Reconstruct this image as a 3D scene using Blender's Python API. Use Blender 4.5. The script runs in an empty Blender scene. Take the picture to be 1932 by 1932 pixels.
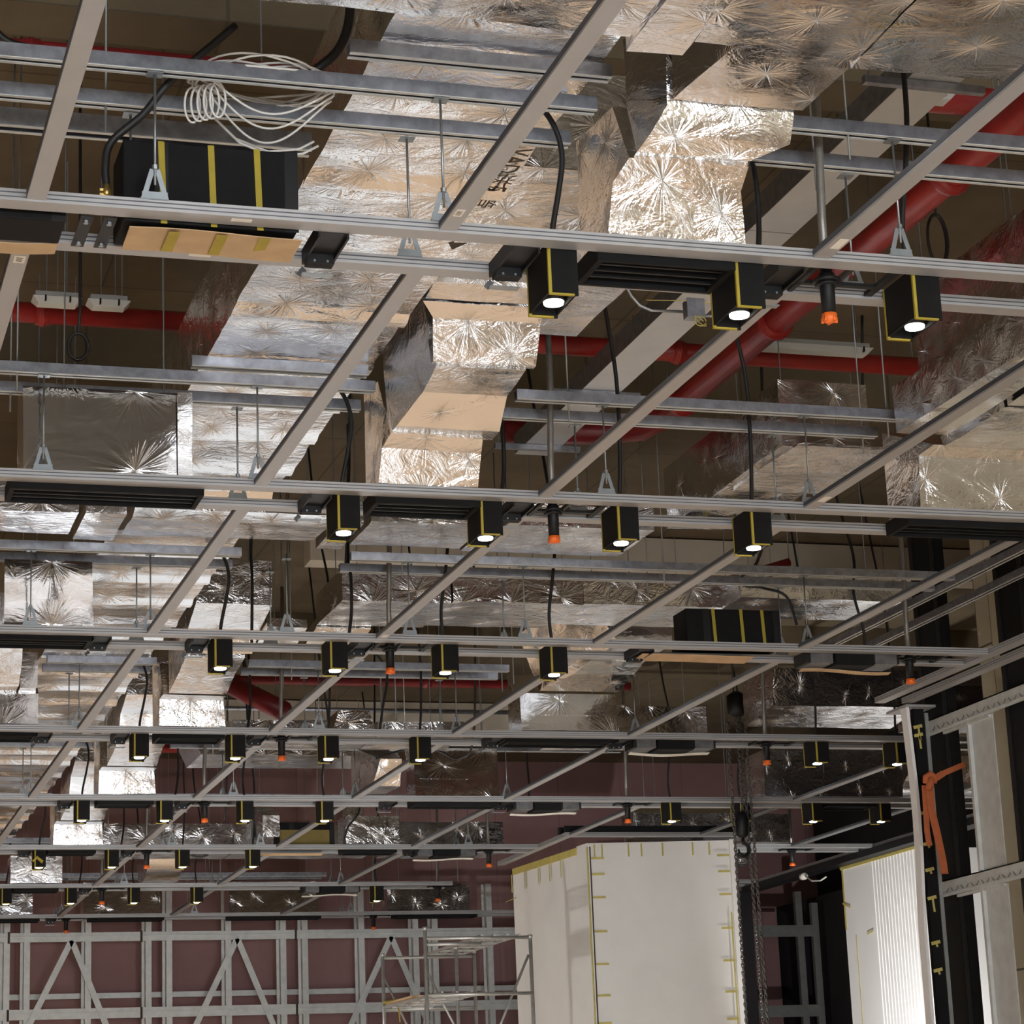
import bpy, math, random
from mathutils import Vector, Matrix, noise
random.seed(7)
S = bpy.context.scene
col = S.collection
PI = math.pi

# ------------------------------------------------------------------ camera
CAM_Z, F_PX, W = 1.6, 4590.5, 1932.0
PITCH, ROLL, YAW = 0.25928221, -0.04068883, 0.30530025
_f = Vector((math.sin(YAW) * math.cos(PITCH), math.cos(YAW) * math.cos(PITCH), math.sin(PITCH)))
_r0 = Vector((math.cos(YAW), -math.sin(YAW), 0)); _u0 = _r0.cross(_f)
_r = math.cos(ROLL) * _r0 + math.sin(ROLL) * _u0
_u = -math.sin(ROLL) * _r0 + math.cos(ROLL) * _u0
cd = bpy.data.cameras.new('camera'); cam = bpy.data.objects.new('camera', cd); col.objects.link(cam)
cd.sensor_width = 36; cd.lens = F_PX / W * 36; cd.clip_end = 200
M3 = Matrix((_r, _u, -_f)).transposed().to_4x4(); M3.translation = (0, 0, CAM_Z)
cam.matrix_world = M3
S.camera = cam
def px(p):                       # where a world point falls in the photo (only used to word the labels)
    d = Vector(p) - Vector((0, 0, CAM_Z)); z = d.dot(_f)
    if z <= 0.1: return None
    return 966 + F_PX * d.dot(_r) / z, 966 - F_PX * d.dot(_u) / z
def seen(p, m=6):
    q = px(p); return bool(q) and -m < q[0] < W + m and -m < q[1] < W + m

# ------------------------------------------------------------------ world, exposure
S.view_settings.view_transform = 'Standard'; S.view_settings.look = 'None'
S.view_settings.gamma = 1; S.view_settings.use_curve_mapping = False
S.view_settings.exposure = EXPOSURE = 0.05
wd = bpy.data.worlds.new('world'); S.world = wd; wd.use_nodes = True
wd.node_tree.nodes['Background'].inputs[0].default_value = (0.8, 0.85, 0.9, 1)
wd.node_tree.nodes['Background'].inputs[1].default_value = 0.3
try:
    S.cycles.use_denoising = True; S.cycles.max_bounces = 8; S.cycles.diffuse_bounces = 4; S.cycles.glossy_bounces = 5
    S.cycles.sample_clamp_indirect = 6
except Exception: pass

SPOT_W, FILL_PANEL_E = 300.0, 16.0

# the lamps: spots that hang in the rail pairs, plus added fill spots (the boxes around those in the photo come further down)
ROW0, ROWD = 9.751, 4.2654
BAR0, BARD = 0.977, 1.8094
ROWS = [ROW0 + ROWD * i for i in range(8)]
LUMX = [3.40, 4.32, 5.23, 6.15]; LUMXR = [10.37, 11.27, 12.20, 13.10]
def spot(x, y, z=5.37, w=SPOT_W):
    l = bpy.data.lights.new('spot_lamp', 'SPOT'); l.energy = w; l.color = (0.94, 0.97, 1.0)
    l.spot_size = math.radians(88); l.spot_blend = 0.6; l.shadow_soft_size = 0.035
    o = bpy.data.objects.new('spot_lamp', l); col.objects.link(o); o.location = (x, y, z)
    return o
for yy in (1.22, 5.485):
    for xx in [-3.56, -2.64, -1.73, -0.81] + LUMX: spot(xx, yy + .27)
for yy in ROWS:
    for xx in (-3.56, -2.64, -1.73, -0.81): spot(xx, yy + .27)
for yy in (5.485, ROWS[0], ROWS[1]):
    for xx in (8.95, 9.9): spot(xx, yy + .27)  # extra spots out of view, added to brighten the block wall

FLOODS = [((2.2, 31.5, 1.7), (10.0, 34.0, 4.6), 420, 'tripod work light below the picture, left of the white column'), ((13.35, 28.3, 1.3), (15.1, 31.5, 4.6), 900, 'tripod work light added below view, before the white corrugated column'), ((6.5, 20.5, 1.4), (7.0, 41, 4.6), 800, 'tripod work light added below view, facing the maroon wall')]  # lights at the corrugated column and maroon wall are added to brighten them

# ------------------------------------------------------------------ materials
def mat(name):
    m = bpy.data.materials.new(name); m.use_nodes = True
    nt = m.node_tree; b = nt.nodes['Principled BSDF']; return m, nt, b
def N(nt, t, **kw):
    n = nt.nodes.new(t)
    for k, v in kw.items():
        if k.startswith('i_'):
            key = k[2:]; key = int(key) if key.isdigit() else key.replace('_', ' ')
            n.inputs[key].default_value = v
        else: setattr(n, k, v)
    return n
def L(nt, a, b): nt.links.new(a, b)
def simple(name, c, rough=.5, metal=0., var=.12, scale=6., bump=0., c2=None, spec=None):
    m, nt, b = mat(name)
    tc = N(nt, 'ShaderNodeTexCoord'); n = N(nt, 'ShaderNodeTexNoise', i_Scale=scale, i_Detail=5.0, i_Roughness=.6)
    L(nt, tc.outputs['Object'], n.inputs['Vector'])
    r = N(nt, 'ShaderNodeValToRGB')
    if c2 is None: c2 = tuple(min(1, v * (1 + var)) for v in c); c1 = tuple(v * (1 - var) for v in c)
    else: c1 = c
    r.color_ramp.elements[0].color = (*c1, 1); r.color_ramp.elements[1].color = (*c2, 1)
    r.color_ramp.elements[0].position = .3; r.color_ramp.elements[1].position = .7
    L(nt, n.outputs['Fac'], r.inputs[0]); L(nt, r.outputs[0], b.inputs['Base Color'])
    b.inputs['Roughness'].default_value = rough; b.inputs['Metallic'].default_value = metal
    if spec is not None: b.inputs['Specular IOR Level'].default_value = spec
    if bump:
        bp = N(nt, 'ShaderNodeBump', i_Strength=bump, i_Distance=.02); L(nt, n.outputs['Fac'], bp.inputs['Height']); L(nt, bp.outputs[0], b.inputs['Normal'])
    return m

def foil_material(name, base=(.86, .86, .87), rough=.11, star=1.0, wrinkle=1.0, pitch=.43, strength=.47):
    m, nt, b = mat(name)
    b.inputs['Metallic'].default_value = 1.0; b.inputs['Base Color'].default_value = (*base, 1)
    uv = N(nt, 'ShaderNodeUVMap')
    sc = N(nt, 'ShaderNodeVectorMath', operation='SCALE'); sc.inputs['Scale'].default_value = 1 / pitch
    L(nt, uv.outputs[0], sc.inputs[0])
    fl = N(nt, 'ShaderNodeVectorMath', operation='FLOOR'); L(nt, sc.outputs[0], fl.inputs[0])
    fr = N(nt, 'ShaderNodeVectorMath', operation='FRACTION'); L(nt, sc.outputs[0], fr.inputs[0])
    wn = N(nt, 'ShaderNodeTexWhiteNoise', noise_dimensions='3D'); L(nt, fl.outputs[0], wn.inputs['Vector'])
    j = N(nt, 'ShaderNodeVectorMath', operation='MULTIPLY_ADD'); j.inputs[1].default_value = (.5, .5, 0); j.inputs[2].default_value = (.25, .25, 0)
    L(nt, wn.outputs['Color'], j.inputs[0])
    d = N(nt, 'ShaderNodeVectorMath', operation='SUBTRACT'); L(nt, fr.outputs[0], d.inputs[0]); L(nt, j.outputs[0], d.inputs[1])
    d2 = N(nt, 'ShaderNodeVectorMath', operation='MULTIPLY'); d2.inputs[1].default_value = (1, 1, 0); L(nt, d.outputs[0], d2.inputs[0])
    ln = N(nt, 'ShaderNodeVectorMath', operation='LENGTH'); L(nt, d2.outputs[0], ln.inputs[0])
    nm = N(nt, 'ShaderNodeVectorMath', operation='NORMALIZE'); L(nt, d2.outputs[0], nm.inputs[0])
    ws = N(nt, 'ShaderNodeVectorMath', operation='SCALE'); ws.inputs['Scale'].default_value = 9.0; L(nt, wn.outputs['Color'], ws.inputs[0])
    ad = N(nt, 'ShaderNodeVectorMath', operation='ADD'); L(nt, nm.outputs[0], ad.inputs[0]); L(nt, ws.outputs[0], ad.inputs[1])
    sp = N(nt, 'ShaderNodeTexNoise', i_Scale=4.6, i_Detail=2.0, i_Roughness=.6); L(nt, ad.outputs[0], sp.inputs['Vector'])
    # the creases fade away from the pin, and the pin pulls the skin in
    w = N(nt, 'ShaderNodeMapRange', interpolation_type='SMOOTHSTEP'); w.inputs[1].default_value = .62; w.inputs[2].default_value = .02; w.inputs[3].default_value = 0; w.inputs[4].default_value = 1
    L(nt, ln.outputs['Value'], w.inputs[0])
    s1 = N(nt, 'ShaderNodeMath', operation='MULTIPLY'); L(nt, sp.outputs['Fac'], s1.inputs[0]); L(nt, w.outputs[0], s1.inputs[1])
    pin = N(nt, 'ShaderNodeMapRange'); pin.inputs[1].default_value = 0; pin.inputs[2].default_value = .5; pin.inputs[3].default_value = -.5; pin.inputs[4].default_value = 0
    L(nt, ln.outputs['Value'], pin.inputs[0])
    s2 = N(nt, 'ShaderNodeMath', operation='ADD'); L(nt, s1.outputs[0], s2.inputs[0]); L(nt, pin.outputs[0], s2.inputs[1])
    # long soft wrinkles and small crackle
    st = N(nt, 'ShaderNodeMapping'); st.inputs['Scale'].default_value = (3.0, 5, 1); L(nt, uv.outputs[0], st.inputs[0])
    n1 = N(nt, 'ShaderNodeTexNoise', i_Scale=1.3, i_Detail=5.0, i_Roughness=.62, i_Distortion=.9); L(nt, st.outputs[0], n1.inputs['Vector'])
    n2 = N(nt, 'ShaderNodeTexNoise', i_Scale=26.0, i_Detail=3.0, i_Roughness=.6, i_Distortion=.6); L(nt, uv.outputs[0], n2.inputs['Vector'])
    a1 = N(nt, 'ShaderNodeMath', operation='MULTIPLY', i_1=.75 * wrinkle); L(nt, n1.outputs['Fac'], a1.inputs[0])
    a2 = N(nt, 'ShaderNodeMath', operation='MULTIPLY_ADD', i_1=.11 * wrinkle); L(nt, n2.outputs['Fac'], a2.inputs[0]); L(nt, a1.outputs[0], a2.inputs[2])
    a3 = N(nt, 'ShaderNodeMath', operation='MULTIPLY_ADD', i_1=1.2 * star); L(nt, s2.outputs[0], a3.inputs[0]); L(nt, a2.outputs[0], a3.inputs[2])
    bp = N(nt, 'ShaderNodeBump', i_Strength=strength, i_Distance=.03); L(nt, a3.outputs[0], bp.inputs['Height']); L(nt, bp.outputs[0], b.inputs['Normal'])
    rr = N(nt, 'ShaderNodeMapRange'); rr.inputs[3].default_value = rough * .7; rr.inputs[4].default_value = rough * 1.5; L(nt, n1.outputs['Fac'], rr.inputs[0]); L(nt, rr.outputs[0], b.inputs['Roughness'])
    return m

M = {}
M['foil'] = foil_material('aluminium_foil')
M['foil_smooth'] = foil_material('aluminium_foil_smooth', star=.55, wrinkle=.55, rough=.10, strength=.45)
M['foil_crumpled'] = foil_material('aluminium_foil_crumpled', star=.6, wrinkle=1.3, rough=.12, pitch=.4)
M['foil_dark'] = foil_material('aluminium_foil_taut', star=.75, wrinkle=.36, rough=.10, pitch=.6, strength=.34)
M['foil_torn'] = foil_material('aluminium_foil_scrim', star=.6, wrinkle=1.4, rough=.24, pitch=.5)
M['alu'] = simple('anodised_aluminium', (.40, .40, .405), .45, .4, .04, 3)
M['alu_dark'] = simple('aluminium_groove', (.10, .11, .13), .5, .6, .1, 3)
M['galv'] = simple('galvanised_steel', (.34, .36, .41), .38, .9, .25, 14)
M['zinc'] = simple('zinc_plated_steel', (.34, .37, .39), .4, .85, .08, 20)
M['plate'] = simple('pale_zinc_plate', (.27, .30, .32), .45, .75, .08, 20)
M['black'] = simple('matt_black_board', (.006, .006, .0065), .75, 0, .3, 10, spec=.22)
M['black_metal'] = simple('black_powder_coat', (.008, .008, .009), .5, 0, .2, 10, spec=.3)
M['cable'] = simple('black_cable_sheath', (.012, .012, .013), .5, 0, .2, 10)
M['yellow'] = simple('yellow_tape', (.36, .28, .02), .6, 0, .1, 8)
M['orange'] = simple('orange_plastic', (.85, .16, .02), .45, 0, .06, 8)
M['card'] = simple('cardboard', (.50, .34, .19), .8, 0, .12, 5)
M['card_old'] = simple('olive_board', (.22, .17, .05), .8, 0, .12, 5)
M['white_cable'] = simple('white_cable_sheath', (.72, .71, .69), .45, 0, .04, 8)
M['red'] = simple('red_pipe_paint', (.34, .022, .02), .38, 0, .2, 3)
M['red_dark'] = simple('dark_red_pipe_paint', (.22, .015, .018), .42, 0, .2, 3)
M['grey_hose'] = simple('grey_steel_hose', (.30, .29, .27), .45, .6, .12, 30)
M['steel'] = simple('galvanised_stud', (.60, .62, .61), .55, .4, .1, 8)
M['steel_dark'] = simple('aged_galvanised_stud', (.30, .31, .30), .5, .55, .12, 8)
M['scaffold'] = simple('scaffold_tube', (.50, .50, .48), .42, .7, .14, 12)
M['wrap'] = simple('white_protective_wrap', (.76, .755, .735), .75, 0, .05, 1.2)
M['wrap_bright'] = simple('white_corrugated_wrap', (.84, .84, .84), .6, 0, .03, 1.2)
M['tape_pale'] = simple('dull_yellow_tape', (.50, .42, .12), .6, 0, .15, 8)
M['strap'] = simple('orange_webbing', (.42, .11, .035), .8, 0, .12, 12)
M['chain'] = simple('dark_steel_chain', (.14, .13, .12), .45, .7, .2, 20)
M['paper'] = simple('white_paper_label', (.78, .75, .68), .6, 0, .04, 20)
M['ink'] = simple('dark_ink', (.05, .035, .02), .7, 0, .1, 20)
M['tray'] = simple('galvanised_tray', (.66, .69, .72), .40, .75, .07, 2)
M['batten'] = simple('white_batten_cover', (.62, .66, .66), .3, 0, .05, 4)
M['pale_beam'] = simple('pale_painted_beam', (.62, .56, .46), .8, 0, .07, 1.5)
M['grey_film'] = simple('grey_plastic_film', (.10, .10, .105), .45, 0, .3, 14)
M['brass'] = simple('brass_fitting', (.55, .38, .12), .35, .8, .1, 20)
m, nt, b = mat('lit_lamp'); b.inputs['Emission Color'].default_value = (1, .93, .8, 1); b.inputs['Emission Strength'].default_value = 14; b.inputs['Base Color'].default_value = (.9, .9, .85, 1)
n_ = N(nt, 'ShaderNodeTexNoise', i_Scale=8.0); M['lamp'] = m
m, nt, b = mat('fill_panel_glow'); b.inputs['Emission Color'].default_value = (.92, .96, 1, 1); b.inputs['Emission Strength'].default_value = FILL_PANEL_E; M['window'] = m  # glow of the panels added behind the camera

def concrete(name, c1, c2, board=0., dark=.5):
    m, nt, b = mat(name); tc = N(nt, 'ShaderNodeTexCoord')
    n1 = N(nt, 'ShaderNodeTexNoise', i_Scale=.7, i_Detail=7.0, i_Roughness=.65); L(nt, tc.outputs['Object'], n1.inputs['Vector'])
    r = N(nt, 'ShaderNodeValToRGB'); r.color_ramp.elements[0].color = (*c1, 1); r.color_ramp.elements[1].color = (*c2, 1)
    r.color_ramp.elements[0].position = .32; r.color_ramp.elements[1].position = .68
    L(nt, n1.outputs['Fac'], r.inputs[0]); out = r.outputs[0]
    if board:
        br = N(nt, 'ShaderNodeTexBrick', offset=0.0); br.inputs['Scale'].default_value = 1.0; br.inputs['Brick Width'].default_value = board; br.inputs['Row Height'].default_value = board * 2.6
        br.inputs['Mortar Size'].default_value = .012; br.inputs['Color1'].default_value = (1, 1, 1, 1); br.inputs['Color2'].default_value = (.86, .86, .86, 1); br.inputs['Mortar'].default_value = (dark, dark, dark, 1)
        mp = N(nt, 'ShaderNodeMapping'); L(nt, tc.outputs['UV'], mp.inputs[0]); L(nt, mp.outputs[0], br.inputs['Vector'])
        mx = N(nt, 'ShaderNodeMix', data_type='RGBA', blend_type='MULTIPLY'); mx.inputs[0].default_value = 1
        L(nt, out, mx.inputs[6]); L(nt, br.outputs[0], mx.inputs[7]); out = mx.outputs[2]
    L(nt, out, b.inputs['Base Color']); b.inputs['Roughness'].default_value = .85
    return m
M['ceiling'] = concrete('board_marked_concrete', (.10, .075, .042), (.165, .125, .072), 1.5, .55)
M['block'] = concrete('block_wall', (.50, .44, .31), (.62, .55, .40), 1.2, .25)
M['maroon'] = concrete('maroon_board_wall', (.29, .165, .165), (.37, .215, .21), 1.22, .75)
M['dark_wall'] = concrete('dark_wall', (.02, .018, .022), (.035, .03, .035))
M['grey_wall'] = concrete('plain_wall', (.46, .47, .48), (.54, .55, .56))
M['bounce_board'] = concrete('beige_bounce_boarding', (.52, .36, .22), (.62, .45, .28), 1.22, .6)

def floor_material():
    m, nt, b = mat('floor_boards'); tc = N(nt, 'ShaderNodeTexCoord')
    n1 = N(nt, 'ShaderNodeTexNoise', i_Scale=.35, i_Detail=6.0); L(nt, tc.outputs['Object'], n1.inputs['Vector'])
    r = N(nt, 'ShaderNodeValToRGB'); r.color_ramp.elements[0].color = (.36, .235, .135, 1); r.color_ramp.elements[1].color = (.46, .315, .195, 1)
    L(nt, n1.outputs['Fac'], r.inputs[0])
    sx = N(nt, 'ShaderNodeSeparateXYZ'); L(nt, tc.outputs['Object'], sx.inputs[0])
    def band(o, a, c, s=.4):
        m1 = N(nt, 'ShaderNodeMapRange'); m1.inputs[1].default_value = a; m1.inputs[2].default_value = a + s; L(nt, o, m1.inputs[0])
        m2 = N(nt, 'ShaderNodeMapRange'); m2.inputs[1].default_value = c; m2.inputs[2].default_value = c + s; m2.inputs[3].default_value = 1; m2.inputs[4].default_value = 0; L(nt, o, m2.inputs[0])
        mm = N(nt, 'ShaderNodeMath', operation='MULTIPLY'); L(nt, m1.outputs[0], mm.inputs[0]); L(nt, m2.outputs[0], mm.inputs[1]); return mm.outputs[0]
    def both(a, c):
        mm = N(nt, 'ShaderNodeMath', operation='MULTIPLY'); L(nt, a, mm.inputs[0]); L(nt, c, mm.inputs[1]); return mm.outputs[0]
    z1 = both(band(sx.outputs[0], .3, 5.4), band(sx.outputs[1], -13.0, 9.0))  # white zones painted into the floor as bright bounce for foil and bars
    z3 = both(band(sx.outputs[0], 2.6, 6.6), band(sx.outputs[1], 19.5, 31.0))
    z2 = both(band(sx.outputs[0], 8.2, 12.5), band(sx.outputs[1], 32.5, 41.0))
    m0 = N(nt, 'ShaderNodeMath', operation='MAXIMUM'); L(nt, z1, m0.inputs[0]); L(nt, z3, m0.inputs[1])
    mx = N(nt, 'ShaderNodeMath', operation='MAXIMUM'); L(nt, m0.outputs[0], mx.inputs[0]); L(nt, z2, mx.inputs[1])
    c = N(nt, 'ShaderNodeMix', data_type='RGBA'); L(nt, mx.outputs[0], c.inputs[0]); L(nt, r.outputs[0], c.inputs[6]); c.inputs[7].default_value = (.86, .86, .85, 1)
    L(nt, c.outputs[2], b.inputs['Base Color']); b.inputs['Roughness'].default_value = .6
    return m
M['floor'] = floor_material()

def tape_stud_wrap():
    m, nt, b = mat('ribbed_white_wrap'); tc = N(nt, 'ShaderNodeTexCoord')
    wv = N(nt, 'ShaderNodeTexWave', i_Scale=2.4, i_Distortion=.3); wv.bands_direction = 'X'; L(nt, tc.outputs['UV'], wv.inputs['Vector'])
    r = N(nt, 'ShaderNodeValToRGB'); r.color_ramp.elements[0].color = (.74, .74, .74, 1); r.color_ramp.elements[1].color = (.88, .88, .88, 1)
    L(nt, wv.outputs['Fac'], r.inputs[0]); L(nt, r.outputs[0], b.inputs['Base Color'])
    bp = N(nt, 'ShaderNodeBump', i_Strength=.5, i_Distance=.02); L(nt, wv.outputs['Fac'], bp.inputs['Height']); L(nt, bp.outputs[0], b.inputs['Normal'])
    b.inputs['Roughness'].default_value = .6; return m
M['ribbed'] = tape_stud_wrap()

# ------------------------------------------------------------------ mesh helpers
class MB:
    def __init__(self): self.v = []; self.f = []; self.uv = []
    def quad(self, pts, uv=None):
        i = len(self.v); self.v += [tuple(p) for p in pts]; self.f.append(tuple(range(i, i + len(pts)))); self.uv.append(uv)
    def hexa(self, c):           # 8 corners: bottom ring (0-3), top ring (4-7), seen from above anticlockwise
        i = len(self.v); self.v += [tuple(p) for p in c]
        for q in ((3, 2, 1, 0), (4, 5, 6, 7), (0, 1, 5, 4), (1, 2, 6, 5), (2, 3, 7, 6), (3, 0, 4, 7)):
            self.f.append(tuple(i + k for k in q)); 
            p = [Vector(c[k]) for k in q]; ux = (p[1] - p[0]).length; vy = (p[2] - p[1]).length
            self.uv.append([(0, 0), (ux, 0), (ux, vy), (0, vy)])
        return self
    def box(self, x0, x1, y0, y1, z0, z1):
        return self.hexa([(x0, y0, z0), (x1, y0, z0), (x1, y1, z0), (x0, y1, z0), (x0, y0, z1), (x1, y0, z1), (x1, y1, z1), (x0, y1, z1)])
    def beam(self, a, b, w, h, up=(0, 0, 1)):   # square bar from a to b
        a, b = Vector(a), Vector(b); d = (b - a).normalized(); up = Vector(up)
        if abs(d.dot(up)) > .98: up = Vector((0, 1, 0))
        s = d.cross(up).normalized() * w / 2; t = s.cross(d).normalized() * h / 2
        return self.hexa([a - s - t, a + s - t, b + s - t, b - s - t, a - s + t, a + s + t, b + s + t, b - s + t])
    def tube(self, path, r, n=8, caps=True, radii=None):
        P = [Vector(p) for p in path]; rings = []; ref = None
        for k, p in enumerate(P):
            d = (P[min(k + 1, len(P) - 1)] - P[max(k - 1, 0)]).normalized()
            if ref is None: ref = Vector((1, 0, 0)) if abs(d.x) < .8 else Vector((0, 1, 0))
            s = (ref - d * ref.dot(d)).normalized(); t = d.cross(s); ref = s
            rr = radii[k] if radii else r
            i = len(self.v); rings.append(i)
            for q in range(n):
                a = 2 * PI * q / n; self.v.append(tuple(p + (s * math.cos(a) + t * math.sin(a)) * rr))
        for k in range(len(rings) - 1):
            for q in range(n):
                a, c = rings[k], rings[k + 1]; self.f.append((a + q, a + (q + 1) % n, c + (q + 1) % n, c + q)); self.uv.append(None)
        if caps:
            self.f.append(tuple(rings[0] + q for q in reversed(range(n)))); self.uv.append(None)
            self.f.append(tuple(rings[-1] + q for q in range(n))); self.uv.append(None)
        return self
    def lathe(self, c, prof, n=16):      # profile of (radius, z) about a vertical axis through c
        return self.tube([(c[0], c[1], c[2] + z) for _, z in prof], 1, n, True, [max(r, 1e-4) for r, _ in prof])
    def build(self, name, m, parent=None, smooth=False, bevel=0.):
        me = bpy.data.meshes.new(name); me.from_pydata(self.v, [], self.f)
        if any(u for u in self.uv):
            l = me.uv_layers.new(name='UVMap')
            k = 0
            for p, u in zip(self.f, self.uv):
                for t in range(len(p)):
                    if u: l.data[k].uv = u[t]
                    k += 1
        me.materials.append(M[m] if isinstance(m, str) else m)
        if smooth: me.polygons.foreach_set('use_smooth', [True] * len(me.polygons))
        me.update()
        o = bpy.data.objects.new(name, me); col.objects.link(o)
        if parent: o.parent = parent
        if bevel:
            md = o.modifiers.new('Bevel', 'BEVEL'); md.width = bevel; md.segments = 2; md.limit_method = 'ANGLE'
        return o
def tag(o, label, cat, group=None, kind=None):
    if label: o['label'] = label
    if cat: o['category'] = cat
    if group: o['group'] = group
    if kind: o['kind'] = kind
    return o
def empty(name, label, cat, loc=(0, 0, 0), group=None):
    o = bpy.data.objects.new(name, None); o.empty_display_size = .1; col.objects.link(o); o.location = loc
    return tag(o, label, cat, group)
def shift(mb, d):
    mb.v = [(a - d[0], b - d[1], c - d[2]) for a, b, c in mb.v]; return mb
def dup(root, loc, label, group=None):
    r = root.copy(); col.objects.link(r); r.location = loc; r['label'] = label
    if group: r['group'] = group
    for ch in root.children:
        c = ch.copy(); col.objects.link(c); c.parent = r
        for g in ch.children:
            d = g.copy(); col.objects.link(d); d.parent = c
    return r
def struct(name, mb, m):
    o = mb.build(name, m); o['kind'] = 'structure'; return o
ORD = ['first', 'second', 'third', 'fourth', 'fifth', 'sixth', 'seventh', 'eighth', 'ninth', 'tenth', 'eleventh', 'twelfth', 'thirteenth', 'fourteenth']
PAIR = ['nearest rail pair'] + [f'{ORD[i]}-nearest rail pair' for i in range(1, 7)] + ['farthest rail pair']
def ordinal(items, point):       # items in view, left to right in the photo -> wording for each
    vis = [(px(point(i))[0], k) for k, i in enumerate(items) if px(point(i)) and seen(point(i), 40)]
    vis.sort(); n = len(vis); out = {}
    for r, (_, k) in enumerate(vis):
        out[k] = 'only' if n == 1 else 'leftmost' if r == 0 else 'rightmost' if r == n - 1 else ORD[r] + ' from left'
    return out
# ------------------------------------------------------------------ the room
X0, X1, XR, Y0, Y1, CE = -8.0, 11.35, 19.0, -14.0, 42.2, 8.6
def uvq(mb, pts, sx, sy): mb.quad(pts, [(0, 0), (sx, 0), (sx, sy), (0, sy)])
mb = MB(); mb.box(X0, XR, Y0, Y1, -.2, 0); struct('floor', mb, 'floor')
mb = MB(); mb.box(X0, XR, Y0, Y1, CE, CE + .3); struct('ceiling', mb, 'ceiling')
mb = MB(); mb.box(X0, XR, Y1, Y1 + .2, 3.3, CE); struct('wall_back', mb, 'maroon')
mb = MB(); mb.box(X0, XR, Y1 - .03, Y1 + .2, 0, 3.3); struct('trim_1', mb, 'bounce_board')  # unseen boarding, added so the foil undersides reflect beige
mb = MB(); mb.box(X0 - .2, X0, Y0, Y1, 0, CE); struct('wall_left', mb, 'grey_wall')
mb = MB(); mb.box(X0, X1, Y0 - .2, Y0, 0, CE); struct('wall_front', mb, 'grey_wall')
mb = MB(); mb.box(X1, X1 + .3, Y0, 21.0, 0, CE); struct('wall_right', mb, 'block')
mb = MB(); mb.box(X1 + .3, XR, 20.7, 21.0, 0, CE); struct('wall_return', mb, 'dark_wall')
mb = MB(); mb.box(XR, XR + .2, 21.0, Y1, 0, CE); struct('wall_far_right', mb, 'dark_wall')
for k, (a, b_) in enumerate(((-7.2, -1.6), (-1.0, 4.6), (5.2, 10.8))):     # framed glowing panels added behind the camera for foil highlights and fill
    w = MB(); w.box(a, b_, Y0, Y0 + .02, .5, 4.6); wo = struct(f'window_{k + 1}', w, 'window')
    f = MB()
    for x in (a, (a + b_) / 2, b_): f.box(x - .05, x + .05, Y0 + .02, Y0 + .1, .5, 4.6)
    for z in (.5, 2.5, 4.6): f.box(a, b_, Y0 + .02, Y0 + .09, z - .05, z + .05)
    fo = f.build('window_frame', 'steel_dark', wo); fo['kind'] = 'structure'
for k, y in enumerate((13.2, 19.8, 30.5)):           # concrete downstand beams
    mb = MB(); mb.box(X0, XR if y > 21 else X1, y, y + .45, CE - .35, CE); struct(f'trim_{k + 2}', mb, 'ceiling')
for k, (y, xa, xb) in enumerate(((26.0, 5.8, 18.9), (36.5, -6, 12.4))):
    mb = MB(); mb.box(xa, xb, y, y + .35, CE - .42, CE - .02); struct(f'trim_{k + 5}', mb, 'pale_beam')
# dark boarded bay behind the white column, right end of the back wall
mb = MB(); mb.box(14.4, 16.4, 39.2, 42.1, 0, 5.9); struct('trim_7', mb, 'dark_wall')
mb = MB(); mb.box(18.1, 19.0, 38.2, 42.1, 0, 5.9); struct('trim_8', mb, 'dark_wall')

# ------------------------------------------------------------------ the suspended aluminium grid
RZ = 5.6
def rail(name, a, b, label, group, w=.10, side='y'):
    # extruded rail from a to b: body with two lips, grooved side faces
    t = empty(name, label, 'rail', (a[0], a[1], RZ), group)
    mb = MB()
    L_ = b[0] - a[0] if side == 'y' else b[1] - a[1]
    def bx(o0, o1, z0, z1):
        if side == 'y': mb.box(0, L_, o0, o1, z0, z1)
        else: mb.box(o0, o1, 0, L_, z0, z1)
    bx(0, w, -.008, .006); bx(.004, w - .004, .006, .012); bx(.001, w - .001, .012, .026); bx(.005, w - .005, .026, .032); bx(.001, w - .001, .032, .045)
    mb.build('profile', 'alu', t)
    g = MB()
    for z in (.007, .027):
        for o in (.0025, w - .0055):
            if side == 'y': g.box(0, L_, o, o + .003, z, z + .004)
            else: g.box(o, o + .003, 0, L_, z, z + .004)
    g.build('groove', 'alu_dark', t)
    return t
GAP = .45
XR_ROW = {0: 8.4, 1: 9.97, 2: 9.97}
for k, y in enumerate(ROWS):
    segs = [(-1.2 + (0.2 * k), XR_ROW.get(k, 14.9 if k < 5 else 9.95))]
    if k in (5, 6): segs = [(.2, 9.97), (12.55, 14.9)]
    if k == 7: segs = [(1.0, 13.4)]
    for s, (xa, xb) in enumerate(segs):
        where = '' if len(segs) == 1 else (', left of the white column' if s == 0 else ', right of the white column')
        rail('ceiling_rail', (xa, y), (xb, y), f'near silver rail of the {PAIR[k]}{where}', 'long rails of the rail pairs')
        rail('ceiling_rail', (xa, y + GAP), (xb, y + GAP), f'far silver rail of the {PAIR[k]}{where}', 'long rails of the rail pairs')
for o, wd_ in ((9.97, 'inner'), (10.25, 'outer')):
    rail('edge_rail', (o, 14.0 if wd_ == 'inner' else 15.2), (o, 20.55), f'{wd_} silver edge rail along the block wall at right', 'edge rails along the right wall', side='x')
rail('edge_rail', (14.9, 22.6), (14.9, 35.9), 'slanting silver edge rail above the white corrugated panel', 'edge rails along the right wall', side='x')
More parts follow.
